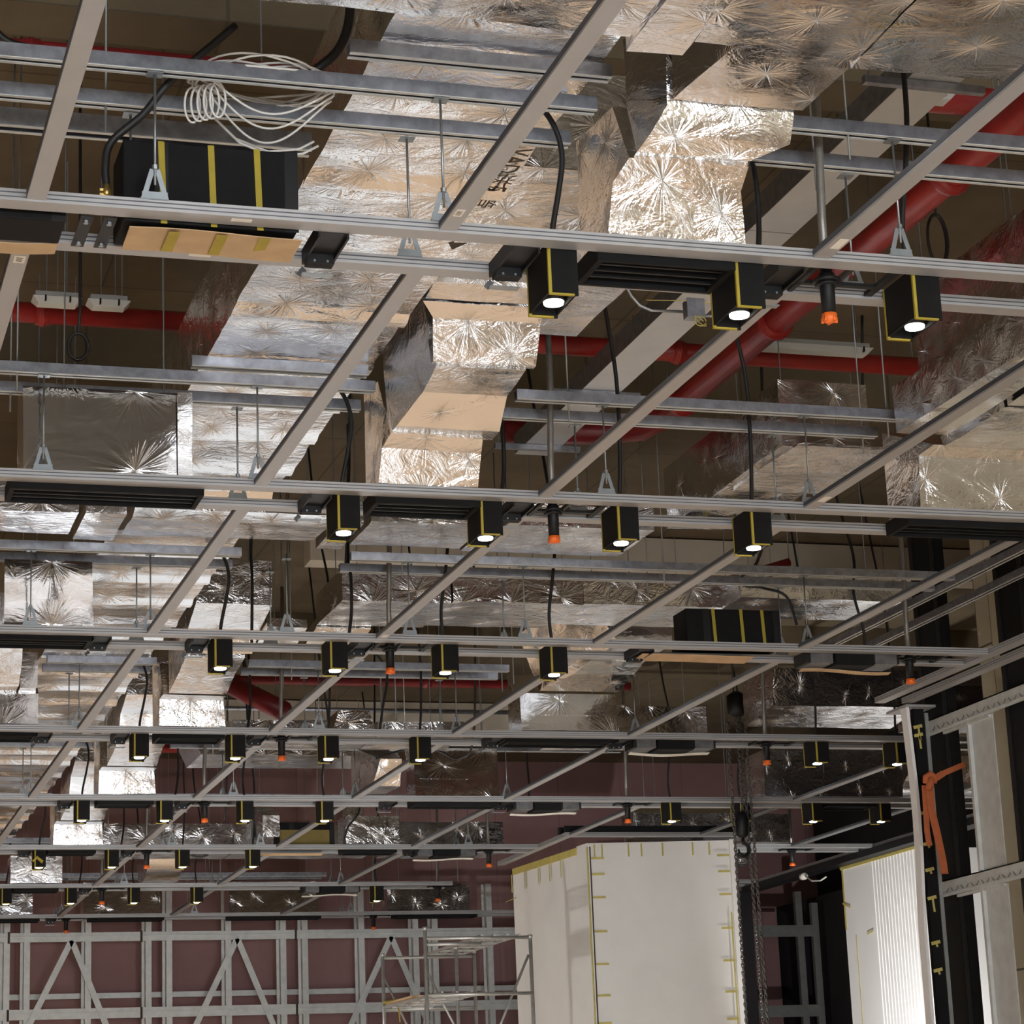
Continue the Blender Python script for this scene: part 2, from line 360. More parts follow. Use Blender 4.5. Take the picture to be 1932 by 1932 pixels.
for a, b_, s, lb in (((9.97, 29.9), (12.6, 29.9), 'y', 'silver trim rail over the front face of the white column'), ((9.97, 30.0), (9.97, 33.0), 'x', 'silver trim rail over the left face of the white column')):
    rail('column_rail', a, b_, lb, 'rails around the white column', side=s)
mb = MB(); mb.box(9.99, 12.6, 30.2, 30.28, 5.63, 5.75); mb.box(9.99, 12.6, 29.98, 30.02, 5.66, 5.74)
tag(mb.build('ledge_channel', 'black_metal'), 'dark channel lying over the top front edge of the white column', 'channel')

# cross bars between the rail pairs
bars = []
for k in range(-1, 7):
    ya = ROWS[0] - ROWD + GAP + .1 if k < 0 else ROWS[k] + GAP + .1
    yb = ROWS[k + 1]
    for i in range(-1, 9):
        x = BAR0 + BARD * i
        if k == 5 and 9.9 < x < 12.5: continue
        if k in (4,) and 9.9 < x < 12.4: yb2 = 29.9
        else: yb2 = yb
        lim = 8.3 if k < 0 else 9.9 if k < 3 else 10.1 if k < 4 else 14.8
        if x > lim or (k > 4 and x > 9.9): continue
        if k == 3 and x > 9.9: continue
        if not any(seen((x, ya + (yb2 - ya) * t, RZ), 0) for t in (0, .2, .4, .6, .8, 1)): continue
        bars.append((k, x, ya, yb2))
for x, k in ((11.833, 3), (13.642, 3), (11.833, 4), (13.642, 4)): bars.append((k, x, ROWS[k] + GAP + .1, ROWS[k + 1] if k < 4 or x > 12.5 else 29.9))
BARW = .081
BMESH = {}
for k in range(-1, 7):
    mine = [b_ for b_ in bars if b_[0] == k]
    names = ordinal(mine, lambda b_: (b_[1], min(max((b_[2] + b_[3]) / 2, b_[2]), b_[3]), RZ))
    for j, (kk, x, ya, yb) in enumerate(mine):
        key = round(yb - ya, 3)
        where = 'bay before the nearest rail pair' if k < 0 else f'bay behind the {PAIR[k]}'
        nm = names.get(j) or ('leftmost' if j == 0 else 'rightmost')
        t = empty('cross_bar', f'{nm} silver cross bar in the {where}', 'bar', (x, ya, RZ), 'cross bars between the rail pairs')
        if key not in BMESH:
            mb = MB(); mb.box(0, BARW, 0, yb - ya, 0, .012); mb.box(.006, BARW - .006, 0, yb - ya, .012, .04)
            o = mb.build('flat_profile', 'alu', t)
            g = MB(); g.box(-.0015, .0045, 0, yb - ya, .0125, .0385); g.box(BARW - .0045, BARW + .0015, 0, yb - ya, .0125, .0385)
            q = g.build('side_groove', 'alu_dark', t); BMESH[key] = (o, q)
        else:
            for src in BMESH[key]:
                c = src.copy(); col.objects.link(c); c.parent = t

# paper stickers on bars and rails
for n_, (x, y, z, sx, sy, lb) in enumerate(((1.86, 9.775, RZ - .0095, .09, .03, 'small white sticker under the nearest rail, below the black wrapped unit'),
        (1.75, 10.225, RZ - .0095, .10, .03, 'small white sticker under the far rail of the nearest pair'),
        (.995, 10.42, RZ - .0015, .05, .09, 'handwritten paper tag under the leftmost bar'),
        (2.80, 9.5, RZ - .0015, .04, .08, 'sticker on the end of the second bar from left'),
        (4.62, 9.5, RZ - .0015, .045, .12, 'pale sticker on the end of the bar before the red pipe'),
        (6.42, 13.72, RZ - .0015, .05, .12, 'pale sticker on the bar end at the second rail pair, right'),
        (4.615, 18.12, RZ - .0015, .05, .1, 'bright sticker on the bar end above the third sprinkler'))):
    mb = MB(); mb.box(0, sx, 0, sy, 0, .0012)
    o = mb.build('sticker', 'paper'); o.location = (x, y, z); tag(o, lb, 'sticker', 'stickers on the bars')
    if n_ in (2, 3):
        i2 = MB()
        for q in range(4): i2.beam((sx * .2, sy * (.25 + .15 * q), -.0006), (sx * (.8 - .1 * (q % 2)), sy * (.3 + .15 * q), -.0006), .004, .001)
        i2.build('pen_mark', 'ink', o)

# ------------------------------------------------------------------ galvanised strut channels above the rails
SZ = 6.23
def strut(x0, x1, y, z, label, group, axis='x', s=.066, h=.066, lip=.02):
    t = empty('strut_channel', label, 'channel', (x0 if axis == 'x' else y, y if axis == 'x' else x0, z), group)
    L_ = x1 - x0; mb = MB()
    def bx(a, b_, c, d):
        if axis == 'x': mb.box(0, L_, a, b_, c, d)
        else: mb.box(a, b_, 0, L_, c, d)
    bx(-s / 2, s / 2, h - .003, h); bx(-s / 2, -s / 2 + .003, 0, h - .003); bx(s / 2 - .003, s / 2, 0, h - .003)
    mb.build('channel', 'galv', t); mb = MB()
    bx(-s / 2 - .0005, -s / 2 + lip, -.0015, .003); bx(s / 2 - lip, s / 2 + .0005, -.0015, .003)
    mb.build('lip', 'steel', t)
    return t
for k, y in enumerate(ROWS):
    if k in (6, 7): pieces = [(1.0, 9.0)]
    elif k == 3: pieces = [(2.5, 3.52), (4.40, 7.0)]
    elif k < 2: pieces = [(-1.2, 3.55), (4.47, 7.15 if k else 7.9)]
    else: pieces = [(-.4, 3.52), (4.40, 9.7)]
    for near, dy in (('near', -.01), ('far', .38)):
        for s, (a, b_) in enumerate(pieces):
            side = '' if len(pieces) == 1 else (' left of the stepped duct' if s == 0 else ' right of the stepped duct')
            strut(a, b_, y + dy, SZ + .0005, f'{near} galvanised strut above the {PAIR[k]}{side}', 'strut channels above the rails')
for x, n_ in ((9.9, 'inner'), (10.33, 'outer')):
    strut(15.0, 21.6, x, SZ + .045, f'{n_} galvanised strut running along the block wall at right', 'strut channels along the right wall', axis='y')
strut(2.35, 3.57, 9.58, 6.322, 'galvanised strut under the wide foil duct, nearest the camera', 'struts carrying the wide foil duct')
strut(2.4, 3.5, 13.98, 6.322, 'galvanised strut under the wide foil duct, before the second rail pair', 'struts carrying the wide foil duct')
strut(-.6, 2.4, 10.6, 6.29, 'wide grey flange rail behind the black wrapped unit at left', 'struts carrying the wide foil duct', s=.09, h=.09)

# hangers: threaded rod and triangular bracket from rail up to strut
def hanger(x, y, label):
    t = empty('hanger', label, 'hanger', (x, y, RZ + .045), 'hangers between rails and struts')
    return t
hg = None
HX = {k: [1.52, 2.81, 5.05, 6.45, 8.25] for k in range(8)}
HX[2] = [1.9, 2.81, 3.88, 4.87, 5.83, 8.3]
HX[7] = [2.81, 4.66, 6.8, 9.4]; HX[6] = [2.81, 5.05, 6.45, 8.25]; HX[5] = [2.81, 5.05, 6.2, 9.0]
HX[3] = [2.0, 2.8, 5.08, 6.45, 8.3]
allh = []
for k, y in enumerate(ROWS):
    for nf, dy in (('near', .05), ('far', GAP + .05)):
        row = [(x + (0 if nf == 'near' else -.04), y + dy) for x in HX[k] if seen((x, y + dy, 5.7), 10)]
        nm = ordinal(row, lambda p: (p[0], p[1], 5.7))
        for j, (x, yy) in enumerate(row):
            lb = f'{nm[j]} rod hanger on the {nf} rail of the {PAIR[k]}' if j in nm else f'threaded rod hanger on the {nf} rail of the {PAIR[k]}'
            off = -.06 if nf == 'near' else -.11
            if hg is None or True:
                t = hanger(x, yy, lb)
                if not allh:
                    mb = MB(); mb.tube([(0, -.06, .06), (0, -.06, .62)], .006, 6); rod = mb.build('threaded_rod', 'zinc', t, True)
                    p = MB(); w1, w0, h = .013, .048, .125
                    for a, b_ in (((-w0, 0, 0), (-w1, 0, h)), ((w0, 0, 0), (w1, 0, h))):
                        p.beam((a[0], -.055, a[2]), (b_[0], -.055, b_[2]), .004, .022, (1, 0, 0))
                    p.box(-.055, .055, -.058, -.052, -.002, .03); p.box(-.022, .022, -.058, -.052, .105, .135)
                    pl = p.build('bracket_plate', 'plate', t)
                    f = MB(); f.box(-.06, .06, -.055, .03, -.004, .004); ft = f.build('bracket_foot', 'plate', t)
                    n2 = MB(); n2.tube([(0, -.06, .132), (0, -.06, .152)], .013, 6); nut = n2.build('nut', 'zinc', t)
                    c = MB(); c.box(-.035, .035, -.09, -.03, .575, .58); cp = c.build('strut_clip', 'plate', t)
                    src = [rod, pl, ft, nut, cp]
                else:
                    for s_ in src:
                        c = s_.copy(); col.objects.link(c); c.parent = t
                allh.append(t)
# rods from the struts up to the concrete
rodmb = MB(); rodmb.tube([(0, 0, 0), (0, 0, CE - SZ + .12)], .006, 6); first = None
for k, y in enumerate(ROWS):
    row = [(x, yy) for x in (1.36, 4.82, 7.05) for yy in (y - .01, y + .38) if seen((x, yy, 6.6), 0) and not (k > 4 and x > 9)]
    nm = ordinal(row, lambda p: (p[0], p[1], 6.7))
    for j, (x, yy) in enumerate(row):
        if j not in nm: continue
        lb = f'{nm[j]} drop rod holding the struts over the {PAIR[k]}'
        if first is None: first = rodmb.build('drop_rod', 'zinc', None, True); o = first
        else: o = first.copy(); col.objects.link(o)
        o.location = (x, yy, SZ - .12); tag(o, lb, 'rod', 'drop rods to the concrete')
# ------------------------------------------------------------------ luminaires in the rail pairs
def luminaire_parts(t, ribbon=False):
    w, y0, y1, z0, z1 = .07, .115, .435, -.222, .03      # half width, depth range in the gap, height range (about RZ)
    mb = MB(); mb.box(-w, w, y0, y0 + .012, z0, z1); a = mb.build('front_plate', 'black', t)
    mb = MB(); mb.box(-w, w, y1 - .012, y1, z0, z1); b_ = mb.build('rear_plate', 'black', t)
    mb = MB(); mb.box(-w, -w + .01, y0 + .012, y1 - .012, z0 + .012, z1); c = mb.build('side_plate', 'black', t)
    mb = MB(); mb.box(w - .01, w, y0 + .012, y1 - .012, z0 + .012, z1); d = mb.build('side_plate', 'black', t)
    mb = MB(); mb.box(-w + .01, w - .01, y0 + .012, y1 - .012, z1 - .012, z1); e = mb.build('top_plate', 'black', t)
    for y, par in ((y0, a), (y1 - .012, b_)):             # yellow tape along the left and bottom edges of both end plates
        q = MB(); q.box(-w - .0012, -w + .0015, y - .001, y + .0135, z0, z1); q.box(-w - .0012, -w + .013, y - .0014, y - .0002, z0, z1)
        q.box(-w, w - .02, y - .0014, y + .0135, z0 - .0012, z0 + .0008); q.box(-w, w - .02, y - .0014, y - .0002, z0, z0 + .007)
        q.box(-w, w - .02, y + .0122, y + .0135, z0, z0 + .009)
        q.build('yellow_tape', 'yellow', par)
    mb = MB(); mb.lathe((0, .27, -.2), [(.052, 0), (.052, .06), (.03, .1), (.03, .2)], 16); s = mb.build('lamp_holder', 'black_metal', t, True)
    mb = MB(); mb.lathe((0, .27, -.214), [(.03, -.004), (.046, 0), (.048, .012)], 16); mb.build('lamp_lens', 'lamp', s, True)
proto = None
ALLLUM = []
for k, y in enumerate(ROWS[:7]):
    xs = LUMX + (LUMXR if k in (3, 4) else [10.35] if False else [])
    if k == 3: xs = LUMX + LUMXR[:2]
    if k == 6: xs = LUMX + [8.86]
    row = [(x, y) for x in xs if seen((x, y + .2, 5.5), 20)]
    nm = ordinal(row, lambda p: (p[0], p[1] + .2, 5.5))
    for j, (x, yy) in enumerate(row):
        lb = f'{nm.get(j, "one")} black box downlight with yellow tape in the {PAIR[k]}'
        if proto is None:
            proto = empty('downlight', lb, 'downlight', (x, yy, RZ), 'black downlights in the rail pairs'); luminaire_parts(proto); o = proto
        else: o = dup(proto, (x, yy, RZ), lb)
        ALLLUM.append((x, yy, k, j, nm.get(j, 'one')))
        sp_ = spot(x, yy + .27, RZ - .236); 
    if k < 3:                                            # the right hand group of the same row lies outside the frame
        pass
# torn yellow tape flap on one far downlight
mb = MB(); mb.quad([(3.36, ROWS[5] + .11, 5.52), (3.44, ROWS[5] + .11, 5.46), (3.42, ROWS[5] + .10, 5.42), (3.35, ROWS[5] + .105, 5.49)]); mb.quad([(3.36, ROWS[5] + .11, 5.52), (3.38, ROWS[5] + .11, 5.50), (3.31, ROWS[5] + .10, 5.44), (3.30, ROWS[5] + .10, 5.46)])
o = mb.build('tape_flap', 'yellow'); o.modifiers.new('Solidify', 'SOLIDIFY').thickness = .001; tag(o, 'loose yellow tape flap on the leftmost downlight of the sixth rail pair', 'tape')

# cables down to the downlights
def cable(path, r, label, m='cable', group='black cables to the downlights', name='power_cable'):
    P = [Vector(p) for p in path]; out = []
    for i in range(len(P) - 1):                          # Catmull-Rom smoothing
        p0, p1, p2, p3 = P[max(i - 1, 0)], P[i], P[i + 1], P[min(i + 2, len(P) - 1)]
        for s in range(6):
            u = s / 6; out.append(.5 * ((2 * p1) + (p2 - p0) * u + (2 * p0 - 5 * p1 + 4 * p2 - p3) * u * u + (3 * p1 - p0 - 3 * p2 + p3) * u ** 3))
    out.append(P[-1])
    mb = MB(); mb.tube(out, r, 7); return tag(mb.build(name, m, None, True), label, 'cable', group)
for x, y, k, j, nm in ALLLUM:
    rr = random.Random(int(x * 100 + k)); yc = y + .27
    if x < 3.6:
        pth = [(x, yc, 5.63), (x + .01, yc, 5.75), (x + .05, yc, 5.95), (x + .075, yc, 6.12), (x + .05, yc, 6.26), (x - .02, yc, 6.36), (x - .1, yc + .05, 6.355)]
        if k in (1,): pth = [(p[0] - .01, p[1], p[2] - .01) for p in pth]
    else:
        s = (.02 if k % 2 else -.02)
        pth = [(x, yc, 5.63), (x + s, yc, 5.9), (x + .03, yc, 6.25), (x + .04 - s, yc, 6.6), (x - .01 + rr.uniform(-.05, .05), yc, 7.1), (x - .05, yc + .1, 7.8), (x - .1, yc + .2, CE)]
        if x < 4.5: pth = [(x + .12, yc + .02, 5.66), (x + .16, yc + .06, 5.9), (x + .17, yc + .1, 6.2), (x + .2, yc + .3, 6.5), (x + .3, yc + .4, CE)]
    if x > 11.5 and k == 4: continue
    cable(pth, .014 if k < 3 else .012, f'black cable dropping to the {nm} downlight of the {PAIR[k]}')

# ------------------------------------------------------------------ sprinkler drops
spk = None
SPX = {0: [4.76], 1: [4.76], 2: [4.76, 9.33], 3: [4.76, 9.79], 4: [4.76, 9.8], 5: [4.76, 9.34, 13.74], 6: [4.76, 9.79], 7: [4.76, 9.84]}
for k, y in enumerate(ROWS):
    xs = SPX[k]; nm = ['left', 'middle', 'right'] if len(xs) == 3 else ['left', 'right'] if len(xs) == 2 else ['only']
    for j, x in enumerate(xs):
        lb = f'{nm[j]} black sprinkler drop with orange cap in the {PAIR[k]}'
        if spk is None:
            spk = empty('sprinkler', lb, 'sprinkler', (x, y + .22, RZ), 'sprinkler drops with orange caps')
            mb = MB(); mb.lathe((0, 0, -.19), [(.034, 0), (.036, .14), (.04, .2), (.03, .205), (.03, .26)], 14); mb.build('sleeve', 'black_metal', spk, True)
            mb = MB(); mb.lathe((0, 0, -.03), [(.068, 0), (.068, .012), (.045, .02)], 14); mb.build('flange', 'black_metal', spk, True)
            mb = MB(); mb.lathe((0, 0, -.05), [(.055, 0), (.06, .008), (.05, .014)], 14); mb.build('flange', 'black_metal', spk, True)
            mb = MB(); mb.lathe((0, 0, -.235), [(.018, 0), (.036, .012), (.038, .045)], 10)
            for a in range(5):
                c, s = math.cos(a * 1.257), math.sin(a * 1.257); mb.box(c * .034 - .006, c * .034 + .006, s * .034 - .006, s * .034 + .006, -.232, -.205)
            mb.build('protective_cap', 'orange', spk, True)
            mb = MB(); mb.tube([(0, 0, .07), (.0, 0, .3), (.012, 0, .62), (.03, .02, .98), (.05, .1, 1.5)], .021, 10); mb.build('steel_hose', 'grey_hose', spk, True)
            mb = MB()
            for s in (-1, 1):
                mb.box(s * .09 - .012, s * .09 + .012, -.12, .23, .0, .02)
            mb.box(-.1, .34, .1, .13, .0, .018); mb.box(.3, .34, -.1, .22, .0, .02)
            mb.build('support_bracket', 'black_metal', spk)
        else: dup(spk, (x, y + .22, RZ), lb)

# ------------------------------------------------------------------ black rail connectors in the gaps
cn = None
for k, y in enumerate(ROWS):
    xs = [3.22, 4.53] + ([2.33] if k == 0 else []) + ([2.46] if k == 2 else [2.5] if k == 3 else []) + ([6.9] if k in (2, 3, 4) else []) + ([8.22] if k == 3 else [8.28] if k in (4, 5) else [])
    row = [(x, y) for x in xs if seen((x, y + .25, 5.56), 0)]
    nm = ordinal(row, lambda p: (p[0], p[1] + .25, 5.56))
    for j, (x, yy) in enumerate(row):
        lb = f'{nm[j]} black connector block in the gap of the {PAIR[k]}'
        if cn is None:
            cn = empty('rail_connector', lb, 'connector', (x, yy, RZ), 'black connector blocks in the rail pairs')
            mb = MB(); mb.box(-.07, .07, .1, .45, -.012, .035); mb.box(-.07, -.06, .1, .45, -.035, -.012); mb.box(.06, .07, .1, .45, -.035, -.012); mb.build('carrier', 'black_metal', cn)
            mb = MB(); mb.box(-.062, .062, .36, .43, -.055, -.012); mb.build('end_block', 'black_metal', cn)
            mb = MB(); mb.box(-.075, .07, .425, .47, -.085, -.08); mb.beam((-.06, .44, -.055), (-.085, .46, -.085), .004, .03); mb.build('clip_plate', 'zinc', cn)
            mb = MB()
            for s in (-1, 1): mb.tube([(s * .03, .357, -.045), (s * .03, .362, -.045)], .006, 6)
            mb.build('screw', 'zinc', cn)
        else: dup(cn, (x, yy, RZ), lb)

# ------------------------------------------------------------------ slot diffusers under the plenums
DIFF = [(0, 3.57, 4.25, 'between the two left downlights'), 
        (1, 1.34, 2.50, 'below the big foil plenum at left'), (1, 3.57, 4.25, 'between the two left downlights'), (1, 7.2, 9.6, 'at the right edge of the photo'),
        (2, .6, 2.38, 'at the left edge of the photo'), (3, .9, 2.42, 'at the left edge of the photo'), (3, 3.55, 4.19, 'between the two left downlights'), (3, 7.0, 8.1, 'below the dark foil plenum'),
        (4, 3.56, 4.18, 'between the two left downlights'), (4, 7.17, 8.19, 'below the dark foil plenum'), (4, 12.33, 12.98, 'right of the chain'),
        (5, 7.33, 8.05, 'below the small foil plenum'), (5, 3.5, 4.1, 'at the left'), (6, 3.49, 4.13, 'at the left'),
        (7, 3.5, 4.33, 'at the left edge'), (7, 5.12, 6.33, 'below the left pale foil face'), (7, 7.39, 8.93, 'below the middle pale foil face'), (7, 10.2, 11.62, 'below the right pale foil face'), (7, 2.6, 3.3, 'farthest left')]
def diffuser(k, xa, xb, where):
    y = ROWS[k]; t = empty('slot_diffuser', f'black slot diffuser in the {PAIR[k]}, {where}', 'diffuser', (xa, y, RZ), 'black slot diffusers in the rail pairs')
    L_ = xb - xa; a, b_, z0, z1 = .112, .442, -.045, .048
    mb = MB(); mb.box(0, L_, a, a + .02, z0, z1); mb.box(0, L_, b_ - .02, b_, z0, z1); mb.box(0, .03, a + .02, b_ - .02, z0, z1); mb.box(L_ - .03, L_, a + .02, b_ - .02, z0, z1)
    mb.build('frame', 'black', t)
    mb = MB(); mb.box(.03, L_ - .03, a + .02, b_ - .02, .01, .04); mb.build('back_plate', 'black', t)
    for s in (.19, .27, .35):
        mb = MB(); mb.box(.03, L_ - .03, s, s + .014, -.03, .01); mb.build('blade', 'black_metal', t)
for d in DIFF: diffuser(*d)
# ------------------------------------------------------------------ foil wrapped ducts
def jit(p, amp, fr=2.1):
    v = Vector(p); n = noise.noise_vector(v * fr); n2 = noise.noise_vector(v * fr * 3.1 + Vector((7, 3, 1)))
    return v + (n * .75 + n2 * .3) * amp
def prism(poly, step=.11, amp=.012):
    """solid between a left and a right outline; poly = [(x_left, x_right, y, z), ...] going round"""
    mb = MB(); n = len(poly); ringL, ringR = [], []; idx = {}
    def vert(p):
        k = tuple(round(c, 4) for c in p)
        if k not in idx: idx[k] = len(mb.v); mb.v.append(tuple(jit(p, amp)))
        return idx[k]
    arc = 0.
    for a in range(n):
        A, B = poly[a], poly[(a + 1) % n]
        la, ra, lb, rb = Vector((A[0], A[2], A[3])), Vector((A[1], A[2], A[3])), Vector((B[0], B[2], B[3])), Vector((B[1], B[2], B[3]))
        ln = max((lb - la).length, (rb - ra).length); ns = max(1, min(40, round(ln / step))); nx = max(1, min(60, round((A[1] - A[0]) / step)))
        for i in range(ns):
            t0, t1 = i / ns, (i + 1) / ns
            l0, r0, l1, r1 = la.lerp(lb, t0), ra.lerp(rb, t0), la.lerp(lb, t1), ra.lerp(rb, t1)
            ringL.append(vert(l0)); ringR.append(vert(r0))
            for q in range(nx):
                s0, s1 = q / nx, (q + 1) / nx
                p = [l0.lerp(r0, s0), l0.lerp(r0, s1), l1.lerp(r1, s1), l1.lerp(r1, s0)]
                mb.f.append(tuple(vert(x) for x in p))
                mb.uv.append([(p[0].x, arc + t0 * ln), (p[1].x, arc + t0 * ln), (p[2].x, arc + t1 * ln), (p[3].x, arc + t1 * ln)])
        arc += ln
    for ring, rev in ((ringL, True), (ringR, False)):
        r = list(reversed(ring)) if rev else ring
        mb.f.append(tuple(r)); mb.uv.append([(mb.v[i][1] + (50 if rev else 20), mb.v[i][2]) for i in r])
    # outward orientation is fixed afterwards
    return mb
def clean(o, smooth=True):
    import bmesh
    bm = bmesh.new(); bm.from_mesh(o.data); bmesh.ops.recalc_face_normals(bm, faces=bm.faces); bm.to_mesh(o.data); bm.free()
    if smooth:
        o.data.polygons.foreach_set('use_smooth', [True] * len(o.data.polygons))
        try: o.data.set_sharp_from_angle(angle=math.radians(28))
        except Exception: pass
    return o
def foil(name, poly, m='foil', parent=None, step=.11, amp=.012):
    mb = prism(poly, step, amp)
    if parent: shift(mb, parent.location)
    return clean(mb.build(name, m, parent))
def fbox(x0, x1, y0, y1, z0, z1, lean=0.): return [(x0, x1, y1, z0), (x0, x1, y0, z0), (x0, x1, y0 + lean, z1), (x0, x1, y1, z1)]
DG = 'foil wrapped ducts above the rails'

# the wide duct running away from the camera, in sleeves with collars
t = empty('air_duct', 'wide silver foil duct running away from the camera, with VAD lettering on its underside', 'duct', (3.0, 9.0, 6.4), DG)
rr = random.Random(3); XA, XB, ZB, ZT = 2.5, 3.53, 6.40, 6.95
foil('foil_sleeve', [(XA + .02, XB, 9.3, 6.41), (XA + .05, XB, 9.0, 6.58), (XA + .05, XB, 8.85, 6.8), (XA, XB, 8.85, ZT), (XA, XB, 9.3, ZT)], 'foil', t)
y = 9.3
def sleeve(ya, yb, par):
    d = rr.uniform(-.012, .012)
    prof = [(XA, XB, ya, ZB + .01)]
    yy = ya + .02
    prof += [(XA, XB, yb - .16, ZB + d), (XA - .015, XB, yb - .1, ZB - .035), (XA - .015, XB, yb - .02, ZB - .04), (XA, XB, yb, ZB + .01)]
    prof = list(reversed(prof))
    foil('foil_sleeve', prof + [(XA, XB, ya, ZT), (XA, XB, yb, ZT)], 'foil', par, .1, .016)
for ln in (1.9, 1.1, .9, .9, .8, .75, .8, .75):
    sleeve(y, y + ln - .012, t); y += ln
t = empty('air_duct', 'silver foil duct continuing behind the third rail pair with white and beige bands', 'duct', (3.0, 18.3, 6.4), DG)
y = 18.25
while y < 38:
    ln = rr.uniform(.62, .9); sleeve(y, y + ln - .012, t); y += ln

def duct(label, polys, m='foil', cat='duct', name='air_duct', amp=.014, group=DG, part='foil_sleeve'):
    p0 = (polys[0][1] if isinstance(polys[0], tuple) else polys[0])[0]; t = empty(name, label, cat, (p0[0], p0[2], p0[3]), group)
    rods_ = []
    for p in polys:
        mm = m
        if isinstance(p, tuple): mm, p = p
        xs_ = [q[0] for q in p] + [q[1] for q in p]; ys_ = [q[2] for q in p]; zt_ = max(q[3] for q in p)
        if zt_ > 6 and max(xs_) - min(xs_) > .3:
            for xx in (min(xs_) + .26, max(xs_) - .13):
                rm = MB(); rm.tube([(xx, sum(ys_) / len(ys_), zt_ - .03), (xx, sum(ys_) / len(ys_), CE)], .005, 5); rods_.append(rm)
        o = foil(part, [(a, b_, c, d) for a, b_, c, d in p], mm, t, amp=amp)
    for rm in rods_[:2] if len(rods_) < 5 else (rods_[0], rods_[-1]): shift(rm, t.location); rm.build('hanging_rod', 'zinc', t)
    return t
duct('brown reflecting foil duct crossing the top of the photo', [fbox(1.38, 3.42, 7.0, 8.9, 6.2, 6.7), fbox(3.44, 3.70, 7.0, 9.02, 6.19, 6.72), fbox(3.71, 4.47, 7.0, 8.9, 6.2, 6.7), fbox(4.48, 5.6, 7.0, 8.98, 6.2, 6.7), fbox(5.61, 7.2, 7.0, 8.84, 6.2, 6.7)], 'foil_smooth', amp=.02)
def stepped(label, polys, m='foil_crumpled'):
    return duct(label, polys, m, 'duct', 'stepped_duct', .012)
stepped('bright foil plenum with stepped neck at the nearest rail pair', [
    [(3.59, 4.26, 10.15, 5.65), (3.59, 4.26, 9.77, 5.65), (3.60, 4.22, 9.68, 5.87), (3.66, 4.24, 9.61, 5.965), (3.62, 4.26, 9.7, 6.25), (3.59, 4.26, 10.15, 6.27)],
    [(3.69, 4.24, 9.70, 5.98), (3.69, 4.24, 9.585, 5.985), (3.74, 4.42, 9.53, 6.06), (3.80, 4.42, 9.47, 6.17), (3.80, 4.42, 9.45, 6.6), (3.69, 4.24, 9.7, 6.6)],
    ('foil_smooth', [(3.82, 4.45, 9.44, 6.19), (3.92, 4.5, 8.9, 6.22), (3.92, 4.5, 8.9, 6.62), (3.82, 4.45, 9.44, 6.62)])])
stepped('shining white foil plenum with S-shaped neck at the second rail pair', [
    [(3.57, 4.21, 14.36, 5.65), (3.57, 4.21, 14.03, 5.65), (3.57, 4.21, 13.94, 5.85), (3.60, 4.19, 13.84, 5.915), (3.57, 4.21, 14.0, 6.3), (3.57, 4.21, 14.36, 6.33)],
    [(3.61, 4.27, 13.9, 5.93), (3.61, 4.27, 13.74, 5.935), (3.72, 4.25, 13.5, 6.085), (3.69, 4.24, 13.06, 6.105), (3.62, 4.24, 13.06, 6.5), (3.57, 4.27, 13.9, 6.5)],
    [(3.67, 4.30, 13.1, 6.13), (3.67, 4.30, 13.05, 6.13), (3.65, 4.30, 12.95, 6.36), (3.56, 4.29, 12.84, 6.42), (3.56, 4.29, 12.84, 6.9), (3.6, 4.29, 13.1, 6.9)],
    [(3.57, 4.28, 12.82, 6.43), (3.57, 4.2, 12.62, 6.46), (3.57, 4.2, 12.62, 6.95), (3.57, 4.28, 12.82, 6.95)]])
duct('foil side branch with creased edge between the first two rail pairs', [fbox(3.57, 4.74, 11.0, 12.6, 6.5, 7.05), [(4.32, 4.72, 13.5, 6.5), (4.32, 4.74, 12.62, 6.5), (4.32, 4.74, 12.62, 7.0), (4.32, 4.72, 13.5, 7.0)]], 'foil')
def neck(y, label, beige=True):
    stepped(label, [
        [(3.55, 4.18, y + .4, 5.65), (3.55, 4.18, y + .01, 5.65), (3.55, 4.16, y - .025, 5.9), (3.57, 4.18, y - .1, 5.93), (3.55, 4.2, y, 6.25), (3.55, 4.18, y + .4, 6.3)],
        [(3.62, 4.17, y - .12, 5.94), (3.64, 4.16, y - .6, 6.05), (3.6, 4.14, y - 1.2, 6.07), (3.6, 4.14, y - 1.2, 6.5), (3.62, 4.2, y - .12, 6.45)],
        [(3.6, 4.2, y - 1.22, 6.1), (3.6, 4.25, y - 1.34, 6.3), (3.58, 4.25, y - 1.9, 6.4), (3.58, 4.25, y - 1.9, 6.8), (3.6, 4.2, y - 1.22, 6.7)]])
neck(22.55, 'crinkled foil plenum with stepped neck at the fourth rail pair, left of centre')
neck(26.81, 'crinkled foil plenum with stepped neck at the fifth rail pair, left')
neck(31.08, 'small foil plenum with stepped neck at the sixth rail pair, far left')

